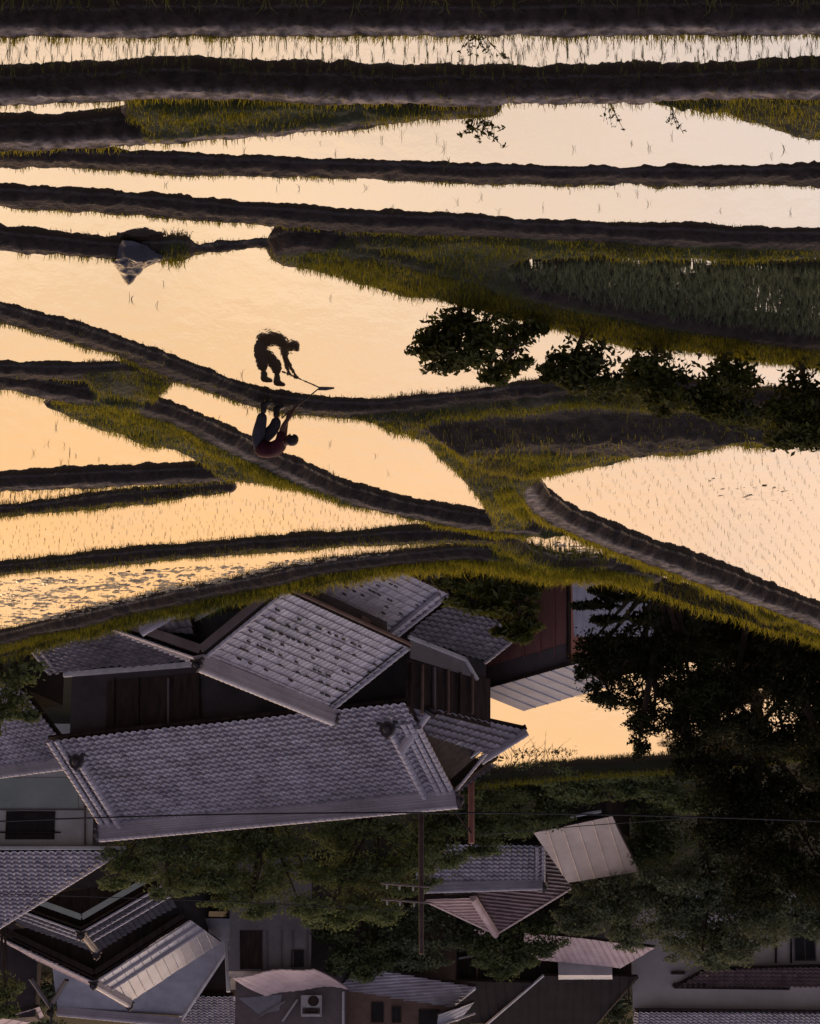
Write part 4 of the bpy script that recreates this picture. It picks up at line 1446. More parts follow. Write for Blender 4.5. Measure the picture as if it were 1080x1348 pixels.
# tiled cottage with the purple hip roof and the tan lean-to
g8 = empty('cottage', A(620, 1150, 144).to_2d().to_3d() + Z * GROUND, 'low cottage with a wave-tiled front slope and thick dark ridge, half behind the maples', 'house')
rl, rr8 = A(548, 1165, 143), A(716, 1160, 143)
el8, er8 = A(548, 1109, 140.9), A(716, 1113, 140.9)
tile_roof('roof', [rl, el8, er8, rr8], m_tile, g8, tw=.27)
ridge(rl, rr8, g8, layers=4, w=.4, lh=.09)
verge(rr8, er8, g8); verge(rr8 + Vector((.3, 0, 0)), er8 + Vector((.3, 0, 0)), g8)
end_tile(rr8 + Z * .25, (-1, 0, 0), g8, .4)
under(g8, [el8, er8, er8 + Vector((0, 4, 0)), el8 + Vector((0, 4, 0))], m_soffit, el8.z + .15)
g9 = empty('hip_house', A(660, 1190, 148).to_2d().to_3d() + Z * GROUND, 'house with a faded purple and pink hipped roof, right behind the cottage ridge', 'house')
tile_roof('roof', [A(622, 1180, 145), A(652, 1227, 149), A(560, 1184, 145.4)], m_pink, g9, tw=.4, style='flat', amp=.015, th=.35)
tile_roof('roof', [A(626, 1172, 145), A(655, 1227, 149), A(752, 1167, 146.2), A(723, 1112, 142.4)], m_tileb, g9, tw=.3, style='flat', amp=.015, th=.3)
ridge(A(623, 1180, 145) + Z * .04, A(653, 1228, 149) + Z * .04, g9, mat=m_pink, layers=2, w=.34, lh=.09, name='corner_ridge')
verge(A(655, 1228, 149), A(753, 1168, 146.2), g9, mat=m_pink, r=.08)
verge(A(560, 1185, 145.4), A(652, 1228, 149), g9, mat=m_pink, r=.08)
body('wall', [A(580, 1180, 146), A(650, 1180, 144.6), A(720, 1150, 144.6), A(730, 1160, 148.5), A(590, 1180, 149)], GROUND, A(620, 1172, 146).z - .1, m_soffit, g9)
g10 = empty('tan_shed', A(775, 1120, 139).to_2d().to_3d() + Z * GROUND, 'shed with a tan sheet roof of wide ribs, its sunlit tone painted in, beside the purple hipped roof', 'shed')
tn = [A(703, 1098, 136.6), A(806, 1073, 136.0), A(844, 1148, 139.6), A(748, 1161, 140)]
tile_roof('roof', tn, m_tan, g10, tw=.72, style='seam', step=0, amp=.035, along=tn[1] - tn[0])
bar('gutter', A(700, 1084, 136.2), A(792, 1068, 135.8), .12, .12, m_steel, g10)
bar('verge_trim', tn[1], tn[2], .09, .12, m_soffit, g10)
under(g10, tn, m_soffit, tn[0].z - .45, .2)

# pale metal roofs and the grey wall at the bottom right of the photograph
g11 = empty('pale_roof_house', A(790, 1255, 153).to_2d().to_3d() + Z * GROUND, 'house with a pale ribbed sheet roof between two round trees', 'house')
p11 = [A(600, 1222, 149), A(742, 1232, 149), A(860, 1253, 149.8), A(815, 1271, 151.6), A(600, 1262, 151.6)]
tile_roof('roof', [A(602, 1222, 153), A(640, 1224, 153), A(640, 1252, 155.4), A(602, 1248, 155.4)], m_pink, g11, tw=.3, style='seam', step=0)
tile_roof('roof', [A(690, 1228, 152), A(768, 1232, 152), A(862, 1254, 152), A(818, 1271, 154.5), A(690, 1264, 154.5)], m_pink, g11, tw=.33, style='seam', step=0, amp=.05)
body('wall', [A(610, 1225, 154), A(806, 1262, 154.2), A(806, 1262, 156), A(610, 1225, 156)], GROUND, -10.2, m_soffit, g11)
body('upper_wall', [A(735, 1260, 154.6), A(806, 1264, 154.6), A(806, 1264, 156), A(735, 1264, 156)], GROUND + .02, A(780, 1284, 154.6).z, m_metal, g11)
g12 = empty('dark_roof_house', A(740, 1320, 158).to_2d().to_3d() + Z * GROUND, 'house with a big dark brown sheet roof and a pale verge line', 'house')
p12 = [A(716, 1284, 155.5), A(840, 1287, 155.5), A(775, 1360, 161), A(628, 1360, 161)]
m_dsheet = surf("dark_brown_sheet", (.016, .012, .013), (.026, .020, .021), .9, .85, .08, .06, 10)
tile_roof('roof', p12, m_dsheet, g12, tw=.45, style='seam', step=0, amp=.03)
bar('verge_trim', p12[0], p12[3], .09, .12, m_white, g12)
bar('verge_trim', p12[1], p12[2], .09, .12, m_soffit, g12)
bar('downpipe', A(838, 1285, 155.3), A(828, 1300, 155.6), .08, .08, m_soffit, g12)
bar('downpipe', A(828, 1300, 155.6), A(828, 1325, 155.6), .08, .08, m_soffit, g12)
body('wall', [A(712, 1284, 156.4), A(832, 1287, 156.4), A(800, 1290, 159), A(690, 1300, 159)], GROUND, -9, m_soffit, g12, tops=[p12[0].z - .05, p12[0].z - .05, p12[0].z - .05, p12[0].z - .05])
g13 = empty('grey_house', A(960, 1290, 158).to_2d().to_3d() + Z * GROUND, 'long plain grey plastered house with small pent roofs on its wall, far right corner', 'house')
y13 = 158
m_gwall = surf("grey_render", (.46, .43, .43), (.58, .545, .54), .5, .9, .15, .08, 10)
body('wall', [A(832, 1260, y13), A(1130, 1260, y13), A(1130, 1260, y13 + 7), A(832, 1260, y13 + 7)], GROUND, A(900, 1340, y13).z, m_gwall, g13)
er0, er1 = A(836, 1331, y13 - .9), A(1130, 1334, y13 - .9)
tile_roof('roof', [er0, er1, er1 + Vector((0, 4.6, 2.0)), er0 + Vector((0, 4.6, 2.0))], m_tile, g13, tw=.27)
bar('gutter', er0 - Z * .08, er1 - Z * .08, .12, .12, m_soffit, g13)
pA = [A(930, 1278, y13 - 1.2), A(1130, 1270, y13 - 1.2), A(1130, 1299, y13), A(888, 1299, y13)]
tile_roof('pent_roof', pA, m_tileb, g13, tw=.27)
bar('eave_trim', A(888, 1300, y13 - .08), A(1040, 1302, y13 - .08), .1, .12, m_soffit, g13)
bar('hood', A(884, 1281, y13 - .15), A(902, 1281, y13 - .15), .3, .12, m_soffit, g13)
bar('hood', A(886, 1297, y13 - .15), A(930, 1297, y13 - .15), .3, .16, m_soffit, g13)
window(A(1060, 1245, y13 - 0), (1, 0, 0), 1.0, 1.5, g13, (0, -1, 0), 1, 2, fm=m_greyb)
bar('post', A(1042, 1225, y13 - .1), A(1042, 1268, y13 - .1), .12, .1, m_soffit, g13)
bar('post', A(1022, 1225, y13 - .1), A(1022, 1268, y13 - .1), .12, .1, m_soffit, g13)

g14 = empty('timber_barn', A(620, 1280, 158).to_2d().to_3d() + Z * GROUND, 'dark timber barn in deep shade between the brown house and the dark sheet roof', 'barn')
y14 = 157.0
body('wall', [A(556, 1250, y14), A(760, 1250, y14), A(760, 1250, y14 + 3), A(556, 1250, y14 + 3)], GROUND, A(640, 1300, y14).z, m_soffit, g14)
br = [A(540, 1290, y14 - .8), A(760, 1296, y14 - .8), A(760, 1350, y14 + 3.4), A(540, 1346, y14 + 3.4)]
tile_roof('roof', br, m_dsheet, g14, tw=.45, style='seam', step=0, amp=.03)
for u in (600, 628, 660): bar('post', A(u, 1240, y14 - .08), A(u, 1292, y14 - .08), .12, .1, m_brown, g14)
bar('beam', A(604, 1262, y14 - .16), A(648, 1255, y14 - .16), .1, .1, m_metal, g14)
bar('beam', A(604, 1252, y14 - .16), A(640, 1248, y14 - .16), .1, .1, m_greyb, g14)

# ================================================================= poles and wires
def pole(u0, vtop, Y, r, label, arms=(), base_v=None, stay=None, name='utility_pole', mat=None):
    top = A(u0, vtop, Y)
    b = Vector((top.x, top.y, GROUND - .3))
    root = empty(name, Vector((b.x, b.y, GROUND)), label, 'utility pole')
    bm = bmesh.new()
    tube(bm, [b, b.lerp(top, .5), top], [r, r * .88, r * .76], 10)
    from_bm('shaft', bm, mat or m_pole, root, smooth=True)
    for (ua, va, ub, vb) in arms:
        bar('crossarm', A(ua, va, Y - r - .05), A(ub, vb, Y - r - .05), .065, .065, m_greyb, root)
        for f in (.12, .38, .66):
            p = A(ua, va, Y - r - .05).lerp(A(ub, vb, Y - r - .05), f)
            bm = bmesh.new()
            bmesh.ops.create_cone(bm, cap_ends=True, segments=8, radius1=.045, radius2=.03, depth=.12, matrix=Matrix.Translation(p + Z * .12))
            bmesh.ops.create_uvsphere(bm, u_segments=8, v_segments=5, radius=.04, matrix=Matrix.Translation(p + Z * .16))
            from_bm('insulator', bm, m_steel, root)
    if stay:
        bm = bmesh.new(); tube(bm, [A(*stay[0], Y - .1), A(*stay[1], Y - .1)], .05, 6)
        from_bm('brace', bm, m_pole, root)
    return root


pole(555, 1256, 118.0, .125, 'tall brown utility pole with two pale crossarms, rising behind the long roof', arms=((502, 1163, 566, 1168), (502, 1184, 568, 1189)))
m_rust = surf("rusty_pole", (.14, .06, .05), (.2, .09, .07), 4, .8, .2)
pole(621, 1110, 121.0, .15, 'thinner reddish pole with a slanting brace, beside the ridge end of the long roof', stay=((597, 1066), (621, 1097)), mat=m_rust)


def wire(pts, label, r=.018, Y0=115, Y1=None, sag=4):
    Y1 = Y1 or Y0
    P = []
    n = 26
    (ua, va), (ub, vb) = pts
    a, b = A(ua, va, Y0), A(ub, vb, Y1)
    for i in range(n + 1):
        t = i / n
        P.append(a.lerp(b, t) - Z * (sag * .01 * 4 * t * (1 - t)) * (a - b).length * .2)
    bm = bmesh.new(); tube(bm, P, r, 5)
    o = from_bm('overhead_wire', bm, m_wire)
    return tag(o, label, 'wire')


wire(((-60, 1084), (1140, 1084)), 'long black overhead wire crossing the whole village in front of the farmhouse ridge', .028, 98, 98, 6)
wire(((622, 1100), (1140, 1065)), 'faint overhead wire running from the reddish pole towards the dark trees', .018, 121, 126, 3)
wire(((-40, 1176), (555, 1200)), 'faint overhead wire across the maples from the left edge to the tall brown pole', .018, 116, 117.8, 2)

# ================================================================= trees
def leaf_cloud(centers, radii, n_each, size, up=.4, elong=1.0, hollow=.5, seed=0, rough=.28):
    """Leaf quads scattered through lumpy ellipsoids. centers (k,3) radii (k,3) n_each (k)."""
    r = np.random.default_rng(seed + 5)
    C_, R_ = np.repeat(centers, n_each, 0), np.repeat(radii, n_each, 0)
    n = len(C_)
    d = r.normal(size=(n, 3)); d /= np.linalg.norm(d, axis=1)[:, None]
    rad = r.uniform(hollow ** 2, 1, n) ** .5
    k = np.repeat(np.arange(len(centers)), n_each)
    ph = r.uniform(0, 6.28, (len(centers), 4))[k]
    lump = 1 + rough * (np.sin(d[:, 0] * 4 + ph[:, 0]) * np.sin(d[:, 1] * 5 + ph[:, 1]) + .7 * np.sin(d[:, 2] * 6 + ph[:, 2]) * np.sin(d[:, 0] * 7 + ph[:, 3]))
    P = C_ + d * R_ * (rad * lump)[:, None]
    nrm = d * (1 - up) + np.array([0, 0, 1]) * up + r.normal(size=(n, 3)) * .55
    nrm /= np.linalg.norm(nrm, axis=1)[:, None]
    t = np.cross(nrm, r.normal(size=(n, 3))); t /= np.linalg.norm(t, axis=1)[:, None]
    b = np.cross(nrm, t)
    s = size * r.uniform(.6, 1.25, n)[:, None]
    V = np.stack([P - t * s * elong, P - b * s * .45 + nrm * s * .08, P + t * s * elong, P + b * s * .45 + nrm * s * .08], 1).reshape(-1, 3)
    F = np.arange(n * 4).reshape(n, 4)
    tint = np.clip(r.uniform(0, 1, n) * .55 + r.uniform(0, .45, len(centers))[k], 0, 1)
    return V, F, np.repeat(tint, 4)


def tree(name, label, cat, base, clumps, leaf, dens, mat, bark, trunk_r, group=None, up=.4, elong=1.0, hollow=.5, seed=0, rough=.28, limbs=True, sub=9):
    """base: world point; clumps: (centre, (rx, ry, rz)); trunk and limbs reach each clump."""
    root = empty(name, base, label, cat, group)
    cen = np.array([tuple(c) for c, _ in clumps]); rad = np.array([r for _, r in clumps])
    if sub:
        # break every mass into leafy sprays with gaps between them
        rs_ = np.random.default_rng(seed + 900)
        d_ = rs_.normal(size=(len(cen) * sub, 3)); d_ /= np.linalg.norm(d_, axis=1)[:, None]
        d_[:, 2] = np.where(d_[:, 2] < -.3, -d_[:, 2], d_[:, 2])
        rep_ = np.repeat(rad, sub, 0)
        cs_ = np.repeat(cen, sub, 0) + d_ * rep_ * rs_.uniform(.45, .95, len(d_))[:, None]
        rr_ = rep_ * (rs_.uniform(.26, .46, len(d_)))[:, None] * np.array([1.1, 1.1, .62])
        cen, rad = np.concatenate([cs_, cen]), np.concatenate([rr_, rad * .8])
    area = 4 * np.pi * (rad.prod(1)) ** (2 / 3)
    if sub: area[-len(clumps):] *= .55
    n_each = np.maximum(40, (area * dens / (leaf * leaf))).astype(int)
    V, F, tint = leaf_cloud(cen, rad, n_each, leaf, up, elong, hollow, seed, rough)
    link('crown', mesh_np('crown', V, F, attr={"tint": tint}), mat, root)
    bm = bmesh.new()
    rr = random.Random(seed)
    mid = Vector(cen.mean(0))
    top = max((Vector(c) for c, _ in clumps), key=lambda c: c.z)
    b = Vector(base) - Z * .15
    fork = b.lerp(mid, .62); fork.x += rr.uniform(-.2, .2)
    tube(bm, [b, b.lerp(fork, .5) + Vector((rr.uniform(-.1, .1) * trunk_r * 4, 0, 0)), fork, fork.lerp(top, .6), top], [trunk_r * 1.25, trunk_r, trunk_r * .8, trunk_r * .5, trunk_r * .15], 8)
    if limbs:
        for c, r in clumps:
            c = Vector(c)
            s = b.lerp(fork, rr.uniform(.6, 1.0))
            m_ = s.lerp(c, .5) + Vector((rr.uniform(-.15, .15), rr.uniform(-.15, .15), rr.uniform(0, .25))) * r[0]
            tube(bm, [s, m_, c, c + Vector((rr.uniform(-.6, .6) * r[0], 0, .6 * r[2]))], [trunk_r * .5, trunk_r * .34, trunk_r * .18, trunk_r * .05], 5)
    from_bm('trunk', bm, bark, root)
    return root


def px_tree(name, label, cat, Y, blobs, leaf, dens, mat, trunk_r=.18, ground=GROUND, depth=.9, group=None, base_u=None, seed=0, jitter=.35, **k):
    """Tree from crown masses given where the photo shows them, set at ground distance Y with real depth."""
    rr = random.Random(seed * 7 + 1)
    cl = []
    for bl in blobs:
        u, v, ru, rv = bl[:4]
        c = A(u, v, Y)
        sc = (c - CAMP).length / FPX
        dy = (rr.uniform(-1, 1) * jitter * ru * sc * 1.6) if len(bl) < 5 else bl[4]
        c = A(u, v, Y + dy)
        cl.append((c, (ru * sc, (ru + rv) * .5 * sc * depth, rv * sc * 1.03)))
    us = base_u if base_u is not None else sum(b[0] for b in blobs) / len(blobs)
    x = A(us, blobs[0][1], Y).x
    return tree(name, label, cat, Vector((x, Y, ground)), cl, leaf, dens, mat, m_bark, trunk_r, group=group, seed=seed, **k)


m_bark = surf("bark", (.035, .025, .02), (.08, .06, .05), 6, .9, .1, .5, 20, stretch=(1, 1, .25))
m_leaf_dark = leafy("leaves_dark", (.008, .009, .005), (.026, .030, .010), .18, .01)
m_leaf_mid = leafy("leaves_maple", (.040, .058, .026), (.17, .205, .08), .35, .02)
m_leaf_far = leafy("leaves_far", (.030, .045, .020), (.14, .175, .07), .35, .02)
m_leaf_blue = leafy("leaves_shade", (.036, .048, .030), (.19, .215, .12), .3, .02)
m_pine = leafy("pine_needles", (.014, .022, .008), (.11, .12, .018), .4, .04)
m_shrub = leafy("shrub_leaves", (.007, .010, .003), (.085, .09, .018), .3, .02)

# dark broad-leaved trees on the right, below the terrace edge
px_tree('broadleaf_tree', 'near-black broadleaf tree with a drooping tip, silhouetted against the glowing far field', 'tree', 92,
        [(800, 855, 42, 42), (845, 900, 50, 45), (800, 905, 36, 30), (862, 945, 44, 30), (905, 880, 50, 60), (775, 850, 24, 26), (915, 950, 38, 34), (842, 975, 16, 26), (900, 975, 26, 26), (770, 880, 16, 22), (830, 840, 44, 30), (880, 850, 44, 36), (930, 900, 44, 44)],
        .075, 1.0, m_leaf_dark, .22, base_u=905, seed=1, rough=.4)
px_tree('broadleaf_tree', 'massive black broadleaf tree right under the curved bank at the right edge', 'tree', 93,
        [(970, 880, 62, 60), (1030, 880, 60, 58), (1085, 900, 60, 60), (960, 945, 58, 48), (1030, 960, 62, 56), (1085, 985, 50, 55), (985, 820, 50, 30), (1060, 850, 50, 30), (930, 830, 40, 30), (880, 810, 34, 30)],
        .08, 1.05, m_leaf_dark, .28, base_u=1010, seed=2, rough=.35)
px_tree('black_pine', 'dark pine with flat bare branches held out over the pale lean-to roof', 'tree', 88,
        [(795, 775, 26, 7), (780, 795, 30, 6), (830, 785, 34, 10), (850, 810, 36, 14), (800, 815, 22, 6), (870, 780, 30, 14), (835, 768, 28, 8)],
        .12, .8, m_leaf_dark, .16, base_u=866, seed=3, elong=1.3, up=.2, hollow=.1)
px_tree('cedar_tree', 'tall dark tree rising behind the black broadleaf mass at the right edge', 'tree', 118,
        [(940, 1010, 52, 50), (1000, 1030, 60, 56), (1070, 1050, 58, 60), (950, 1070, 52, 50), (1010, 1100, 60, 60), (1075, 1130, 50, 60), (905, 1000, 26, 34), (985, 1150, 55, 44)],
        .10, .95, m_leaf_dark, .28, base_u=1000, seed=4)
px_tree('round_tree', 'tall rounded shade tree with a smooth dome top, in front of the grey plastered house', 'tree', 138,
        [(930, 1150, 60, 55), (880, 1165, 50, 50), (985, 1190, 55, 50), (930, 1205, 62, 50), (925, 1250, 48, 34), (880, 1215, 44, 36), (975, 1235, 40, 34)],
        .11, .9, m_leaf_blue, .25, seed=5)
px_tree('round_tree', 'leafy dark tree with uneven clumps beside the tan sheet roof', 'tree', 141,
        [(815, 1180, 50, 45), (770, 1195, 40, 34), (850, 1120, 34, 45), (830, 1225, 40, 26), (790, 1160, 36, 30), (760, 1215, 30, 20)],
        .11, .9, m_leaf_blue, .22, seed=6)
px_tree('round_tree', 'broad shaded tree at the right edge beside the lattice window of the grey house', 'tree', 146,
        [(1040, 1180, 50, 46), (1085, 1200, 44, 40), (1060, 1215, 40, 22), (1010, 1160, 40, 40)], .11, .9, m_leaf_blue, .22, seed=7)
# pine with yellow tips by the terrace edge
px_tree('pine_tree', 'pine with yellow-lit needle tips leaning over the red-brown shed', 'tree', 88,
        [(610, 765, 40, 14), (650, 775, 44, 20), (690, 772, 30, 20), (680, 800, 34, 18), (640, 800, 34, 10), (692, 820, 24, 14), (665, 828, 18, 12), (600, 790, 24, 8), (632, 752, 50, 12), (688, 836, 16, 8)],
        .11, .75, m_pine, .16, base_u=690, seed=8, elong=1.6, up=.1, hollow=.15)
# maples behind the farmhouse
for lab, Y, bl, sd in (
        ('pale green maple spreading just past the left end of the farmhouse ridge', 124,
         [(165, 1120, 40, 26), (215, 1115, 44, 28), (185, 1145, 44, 22), (240, 1150, 44, 28), (150, 1160, 26, 12), (225, 1172, 36, 14), (270, 1120, 40, 26)], 11),
        ('wide maple with layered foliage and lit lower tiers behind the middle of the farmhouse ridge', 126,
         [(320, 1110, 48, 28), (370, 1105, 46, 30), (300, 1150, 44, 32), (355, 1155, 48, 34), (330, 1190, 40, 22), (395, 1190, 44, 24), (290, 1185, 26, 12), (400, 1140, 40, 30)], 12),
        ('maple with thin airy twigs in front of the thick utility pole', 128,
         [(440, 1095, 44, 28), (495, 1090, 46, 26), (450, 1140, 48, 36), (500, 1145, 44, 30), (460, 1185, 42, 28), (510, 1195, 36, 26), (430, 1205, 40, 20), (540, 1130, 38, 30), (520, 1165, 36, 18)], 13),
        ('dark green maple between the reddish pole and the cottage tiles', 134,
         [(560, 1090, 44, 26), (610, 1080, 44, 26), (580, 1125, 40, 26), (545, 1120, 30, 26), (640, 1110, 38, 22), (670, 1085, 44, 26), (640, 1050, 44, 24), (560, 1160, 26, 12)], 14)):
    px_tree('maple_tree', lab, 'tree', Y, bl, .09, .8, m_leaf_mid, .16, group='maples behind the farmhouse', seed=sd, hollow=.3, rough=.45)
# rounded evergreens among the far houses
for lab, Y, bl, mt, sd in (
        ('dark round evergreen touching the left corner of the brown house', 150, [(470, 1240, 42, 36), (490, 1264, 32, 26), (448, 1262, 28, 22), (480, 1280, 18, 14), (440, 1225, 26, 20)], m_leaf_far, 21),
        ('two-lobed evergreen against the thick pole foot, right of the dark round one', 150.5, [(545, 1235, 36, 30), (520, 1225, 34, 28), (565, 1258, 28, 24), (535, 1268, 28, 18), (595, 1225, 34, 24), (500, 1200, 40, 24), (560, 1200, 40, 24)], m_leaf_blue, 22),
        ('brighter dome-shaped evergreen below the tip of the hipped roof', 150.8, [(665, 1250, 44, 34), (640, 1262, 24, 18), (690, 1255, 26, 24), (668, 1275, 26, 18), (640, 1228, 36, 22), (715, 1238, 28, 24), (700, 1215, 36, 22)], m_leaf_far, 23)):
    px_tree('evergreen_tree', lab, 'tree', Y, bl, .11, .95, mt, .2, group='round evergreens among the far houses', seed=sd, hollow=.55)
# trees and hedge beyond the far field
for lab, Y, bl, sd in (
        ('bushy green tree on the bank at the far end of the glowing field', 136, [(690, 1040, 46, 22), (740, 1050, 44, 24), (660, 1060, 40, 22), (720, 1075, 40, 22)], 31),
        ('tall loose tree beyond the far field, right of the tan roof', 139, [(850, 1060, 44, 36), (815, 1045, 36, 24), (880, 1095, 40, 44), (850, 1110, 36, 36), (800, 1060, 30, 20), (870, 1030, 40, 18)], 32)):
    px_tree('field_tree', lab, 'tree', Y, bl, .10, .85, m_leaf_far, .16, seed=sd, hollow=.35, rough=.4)
px_tree('garden_bush', 'dense dark bush filling the corner between outbuilding and farmhouse', 'bush', 99, [(8, 915, 30, 36), (30, 935, 22, 18), (-20, 940, 30, 40), (20, 885, 40, 24)], .12, .7, m_leaf_mid, .08, seed=41)
px_tree('garden_bush', 'small bright green bush at the left edge by the faded pink roof', 'bush', 146, [(6, 1300, 22, 26), (-14, 1320, 24, 26), (10, 1330, 16, 12)], .12, .8, m_leaf_mid, .08, seed=42)
# bare bush standing in the far field
bb = at(700, 1000, zf)
root = empty('bare_bush', bb, 'thin bare bush with fine upright twigs before the glowing far field', 'bush')
bm = bmesh.new()
rr = random.Random(9)
for i in range(22):
    p = bb + Vector((rr.uniform(-.9, .9), rr.uniform(-.3, .3), -.1))
    q = p + Vector((rr.uniform(-1.0, 1.0), rr.uniform(-.5, .5), rr.uniform(.5, 1.3)))
    m_ = p.lerp(q, .5) + Vector((rr.uniform(-.2, .2), 0, rr.uniform(0, .2)))
    tube(bm, [p, m_, q], [.014, .010, .004], 4)
from_bm('twigs', bm, m_bark, root)
cl = [(bb + Vector((rr.uniform(-1.6, 2.2), rr.uniform(-.4, .4), rr.uniform(.0, .5))), (.5, .4, .22)) for _ in range(7)]
V, F, tint = leaf_cloud(np.array([tuple(c) for c, _ in cl]), np.array([r for _, r in cl]), np.full(7, 60), .07, .4, 1, .2, 3)
link('leaves', mesh_np('leaves', V, F, attr={"tint": tint}), m_leaf_far, root)

# ================================================================= shrubs in the bank between the paddies
SHR = [  # base px, crown blobs (u, v, ru, rv), density
    ((606, 402), [(606, 425, 40, 30), (575, 442, 32, 26), (640, 432, 26, 24), (600, 462, 44, 24), (560, 455, 20, 16), (588, 482, 16, 9)], 1.3, 'dense dark shrub with hanging leaf sprays, first in the row on the paddy bank', .22),
    ((700, 420), [(668, 445, 28, 24), (650, 475, 28, 22), (690, 430, 22, 14), (680, 470, 26, 24), (655, 495, 20, 9), (712, 432, 12, 8)], .5, 'sparse shrub with water showing between its leaves, second in the bank row', .30),
    ((775, 436), [(775, 470, 42, 32), (742, 480, 26, 24), (790, 500, 34, 22), (722, 490, 12, 14), (768, 508, 30, 12)], 1.4, 'rounded shrub with a yellow-green lit top, third in the bank row', .3),
    ((862, 448), [(862, 482, 38, 34), (848, 508, 34, 24), (878, 525, 28, 18)], 1.4, 'rounded shrub between the lit one and the broad one, fourth in the bank row', .3),
    ((955, 462), [(955, 500, 44, 38), (930, 522, 28, 26), (975, 542, 38, 22)], 1.5, 'broad dark shrub with a domed olive top, fifth in the bank row', .3),
    ((1055, 475), [(1052, 522, 40, 44), (1090, 540, 42, 50), (1055, 572, 38, 20)], 1.5, 'tall black shrub cut by the right edge, its leaves touching the bright paddy', .3)]
for i, (b, bl, dn, lab, ho) in enumerate(SHR):
    p = at(b[0], b[1], .22)
    p.z = ground_z(p.x, p.y)
    cl = []
    for (u, v, ru, rv) in bl:
        c = A(u, v, p.y + random.uniform(-.25, .25)); sc = (c - CAMP).length / FPX
        cl.append((c, (ru * sc * 1.28, ru * sc * 1.05, rv * sc * 1.25)))
    tree('leafy_shrub', lab, 'shrub', p, cl, .075, dn, m_shrub, m_bark, .05, sub=7, group='shrubs along the paddy bank', seed=60 + i, hollow=ho, rough=.3, up=.5)

# low hedge plants along the far side of the far field
for k_, (u, v, ru, rv) in enumerate([(600, 1030, 40, 20), (655, 1008, 46, 20), (725, 1022, 36, 12), (785, 1020, 36, 12), (840, 1016, 36, 12), (890, 1012, 30, 14), (570, 1050, 40, 22), (760, 1040, 44, 16), (820, 1036, 40, 16), (868, 1036, 36, 20), (908, 1050, 34, 22)]):
    px_tree('hedge_bush', ['low green bush at the farmhouse end of the far field bank', 'flat low bush on the far field bank, next to the bare bush', 'low bush in the middle of the far field bank', 'low bush under the bushy green field tree', 'low bush under the tall loose field tree', 'low bush where the far field bank meets the dark trees', 'bush tucked behind the ridge tip of the farmhouse', 'second-row bush behind the middle of the far field bank', 'second-row bush beside the tan shed gutter', 'second-row bush next to the foot of the dark trees', 'dark bush overlapped by the tall dark tree at the field bank end'][k_],
            'bush', 125.5 + (k_ > 6) * 1.2, [(u, v, ru, rv), (u + 14, v + 4, ru * .6, rv * .9)], .11, .8, m_leaf_far, .05, group='bushes along the far field bank', seed=80 + k_, hollow=.4, rough=.4)

# trees added as dark fill for the gaps behind the last houses
for k_, (u, v, ru, rv) in enumerate([(20, 1330, 110, 60), (170, 1300, 100, 60), (300, 1330, 100, 60), (440, 1340, 100, 60), (600, 1320, 110, 60), (760, 1340, 110, 60), (920, 1360, 110, 60), (1060, 1340, 100, 60)]):
    px_tree('fill_tree', 'added tree, dark fill for the gaps behind the last row of houses', 'tree', 182 + (k_ % 3) * 4, [(u, v, ru * .6, rv * .7), (u - 40, v - 40, ru * .5, rv * .6), (u + 45, v - 35, ru * .5, rv * .6), (u, v - 80, ru * .6, rv * .6)],
            .20, .8, m_leaf_blue, .3, group='trees behind the last houses', seed=120 + k_, hollow=.3)

# ================================================================= rice
m_rice = leafy("rice_blades", (.030, .045, .012), (.14, .15, .03), .45, .06)
m_rice2 = leafy("rice_blades_bluish", (.085, .105, .062), (.22, .25, .14), .35, .08)


def field_points(poly_px, p_row, row_sp, plant_sp, jit=.03, z=0.0, gap=.12):
    poly = np.array([tuple(at(u, v, z))[:2] for u, v in poly_px])
    a, b = (np.array(tuple(at(u, v, z))[:2]) for u, v in p_row)
    d = (b - a) / np.linalg.norm(b - a)
    n = np.array([-d[1], d[0]])
    c = poly.mean(0)
    st = np.stack([(poly - c) @ d, (poly - c) @ n], 1)
    s = np.arange(st[:, 0].min(), st[:, 0].max(), plant_sp)
    t = np.arange(st[:, 1].min(), st[:, 1].max(), row_sp)
    S, T = np.meshgrid(s, t)
    P = c + S.ravel()[:, None] * d + T.ravel()[:, None] * n
    P += (vnoise(P, .25, 40) * .25)[:, None] * n      # rows wander
    P += RNG.normal(0, jit, P.shape)
    P = P[in_poly(P, poly) & (RNG.uniform(0, 1, len(P)) > gap)]
    zz = terrain_z(P)
    return P[zz < .03]


def tufts(bl, P, h, nb, width, lean, tint=(0, 1), z=-.02):
    n = len(P)
    if n == 0: return
    B = np.repeat(np.column_stack([P, np.full(n, z)]), nb, 0)
    B[:, :2] += RNG.normal(0, .012, (len(B), 2))
    hh = np.repeat(h * RNG.uniform(.7, 1.25, n), nb) * RNG.uniform(.6, 1.1, n * nb)
    bl.add(B, hh, width, lean, RNG.uniform(*tint, n * nb))


rice = Blades()
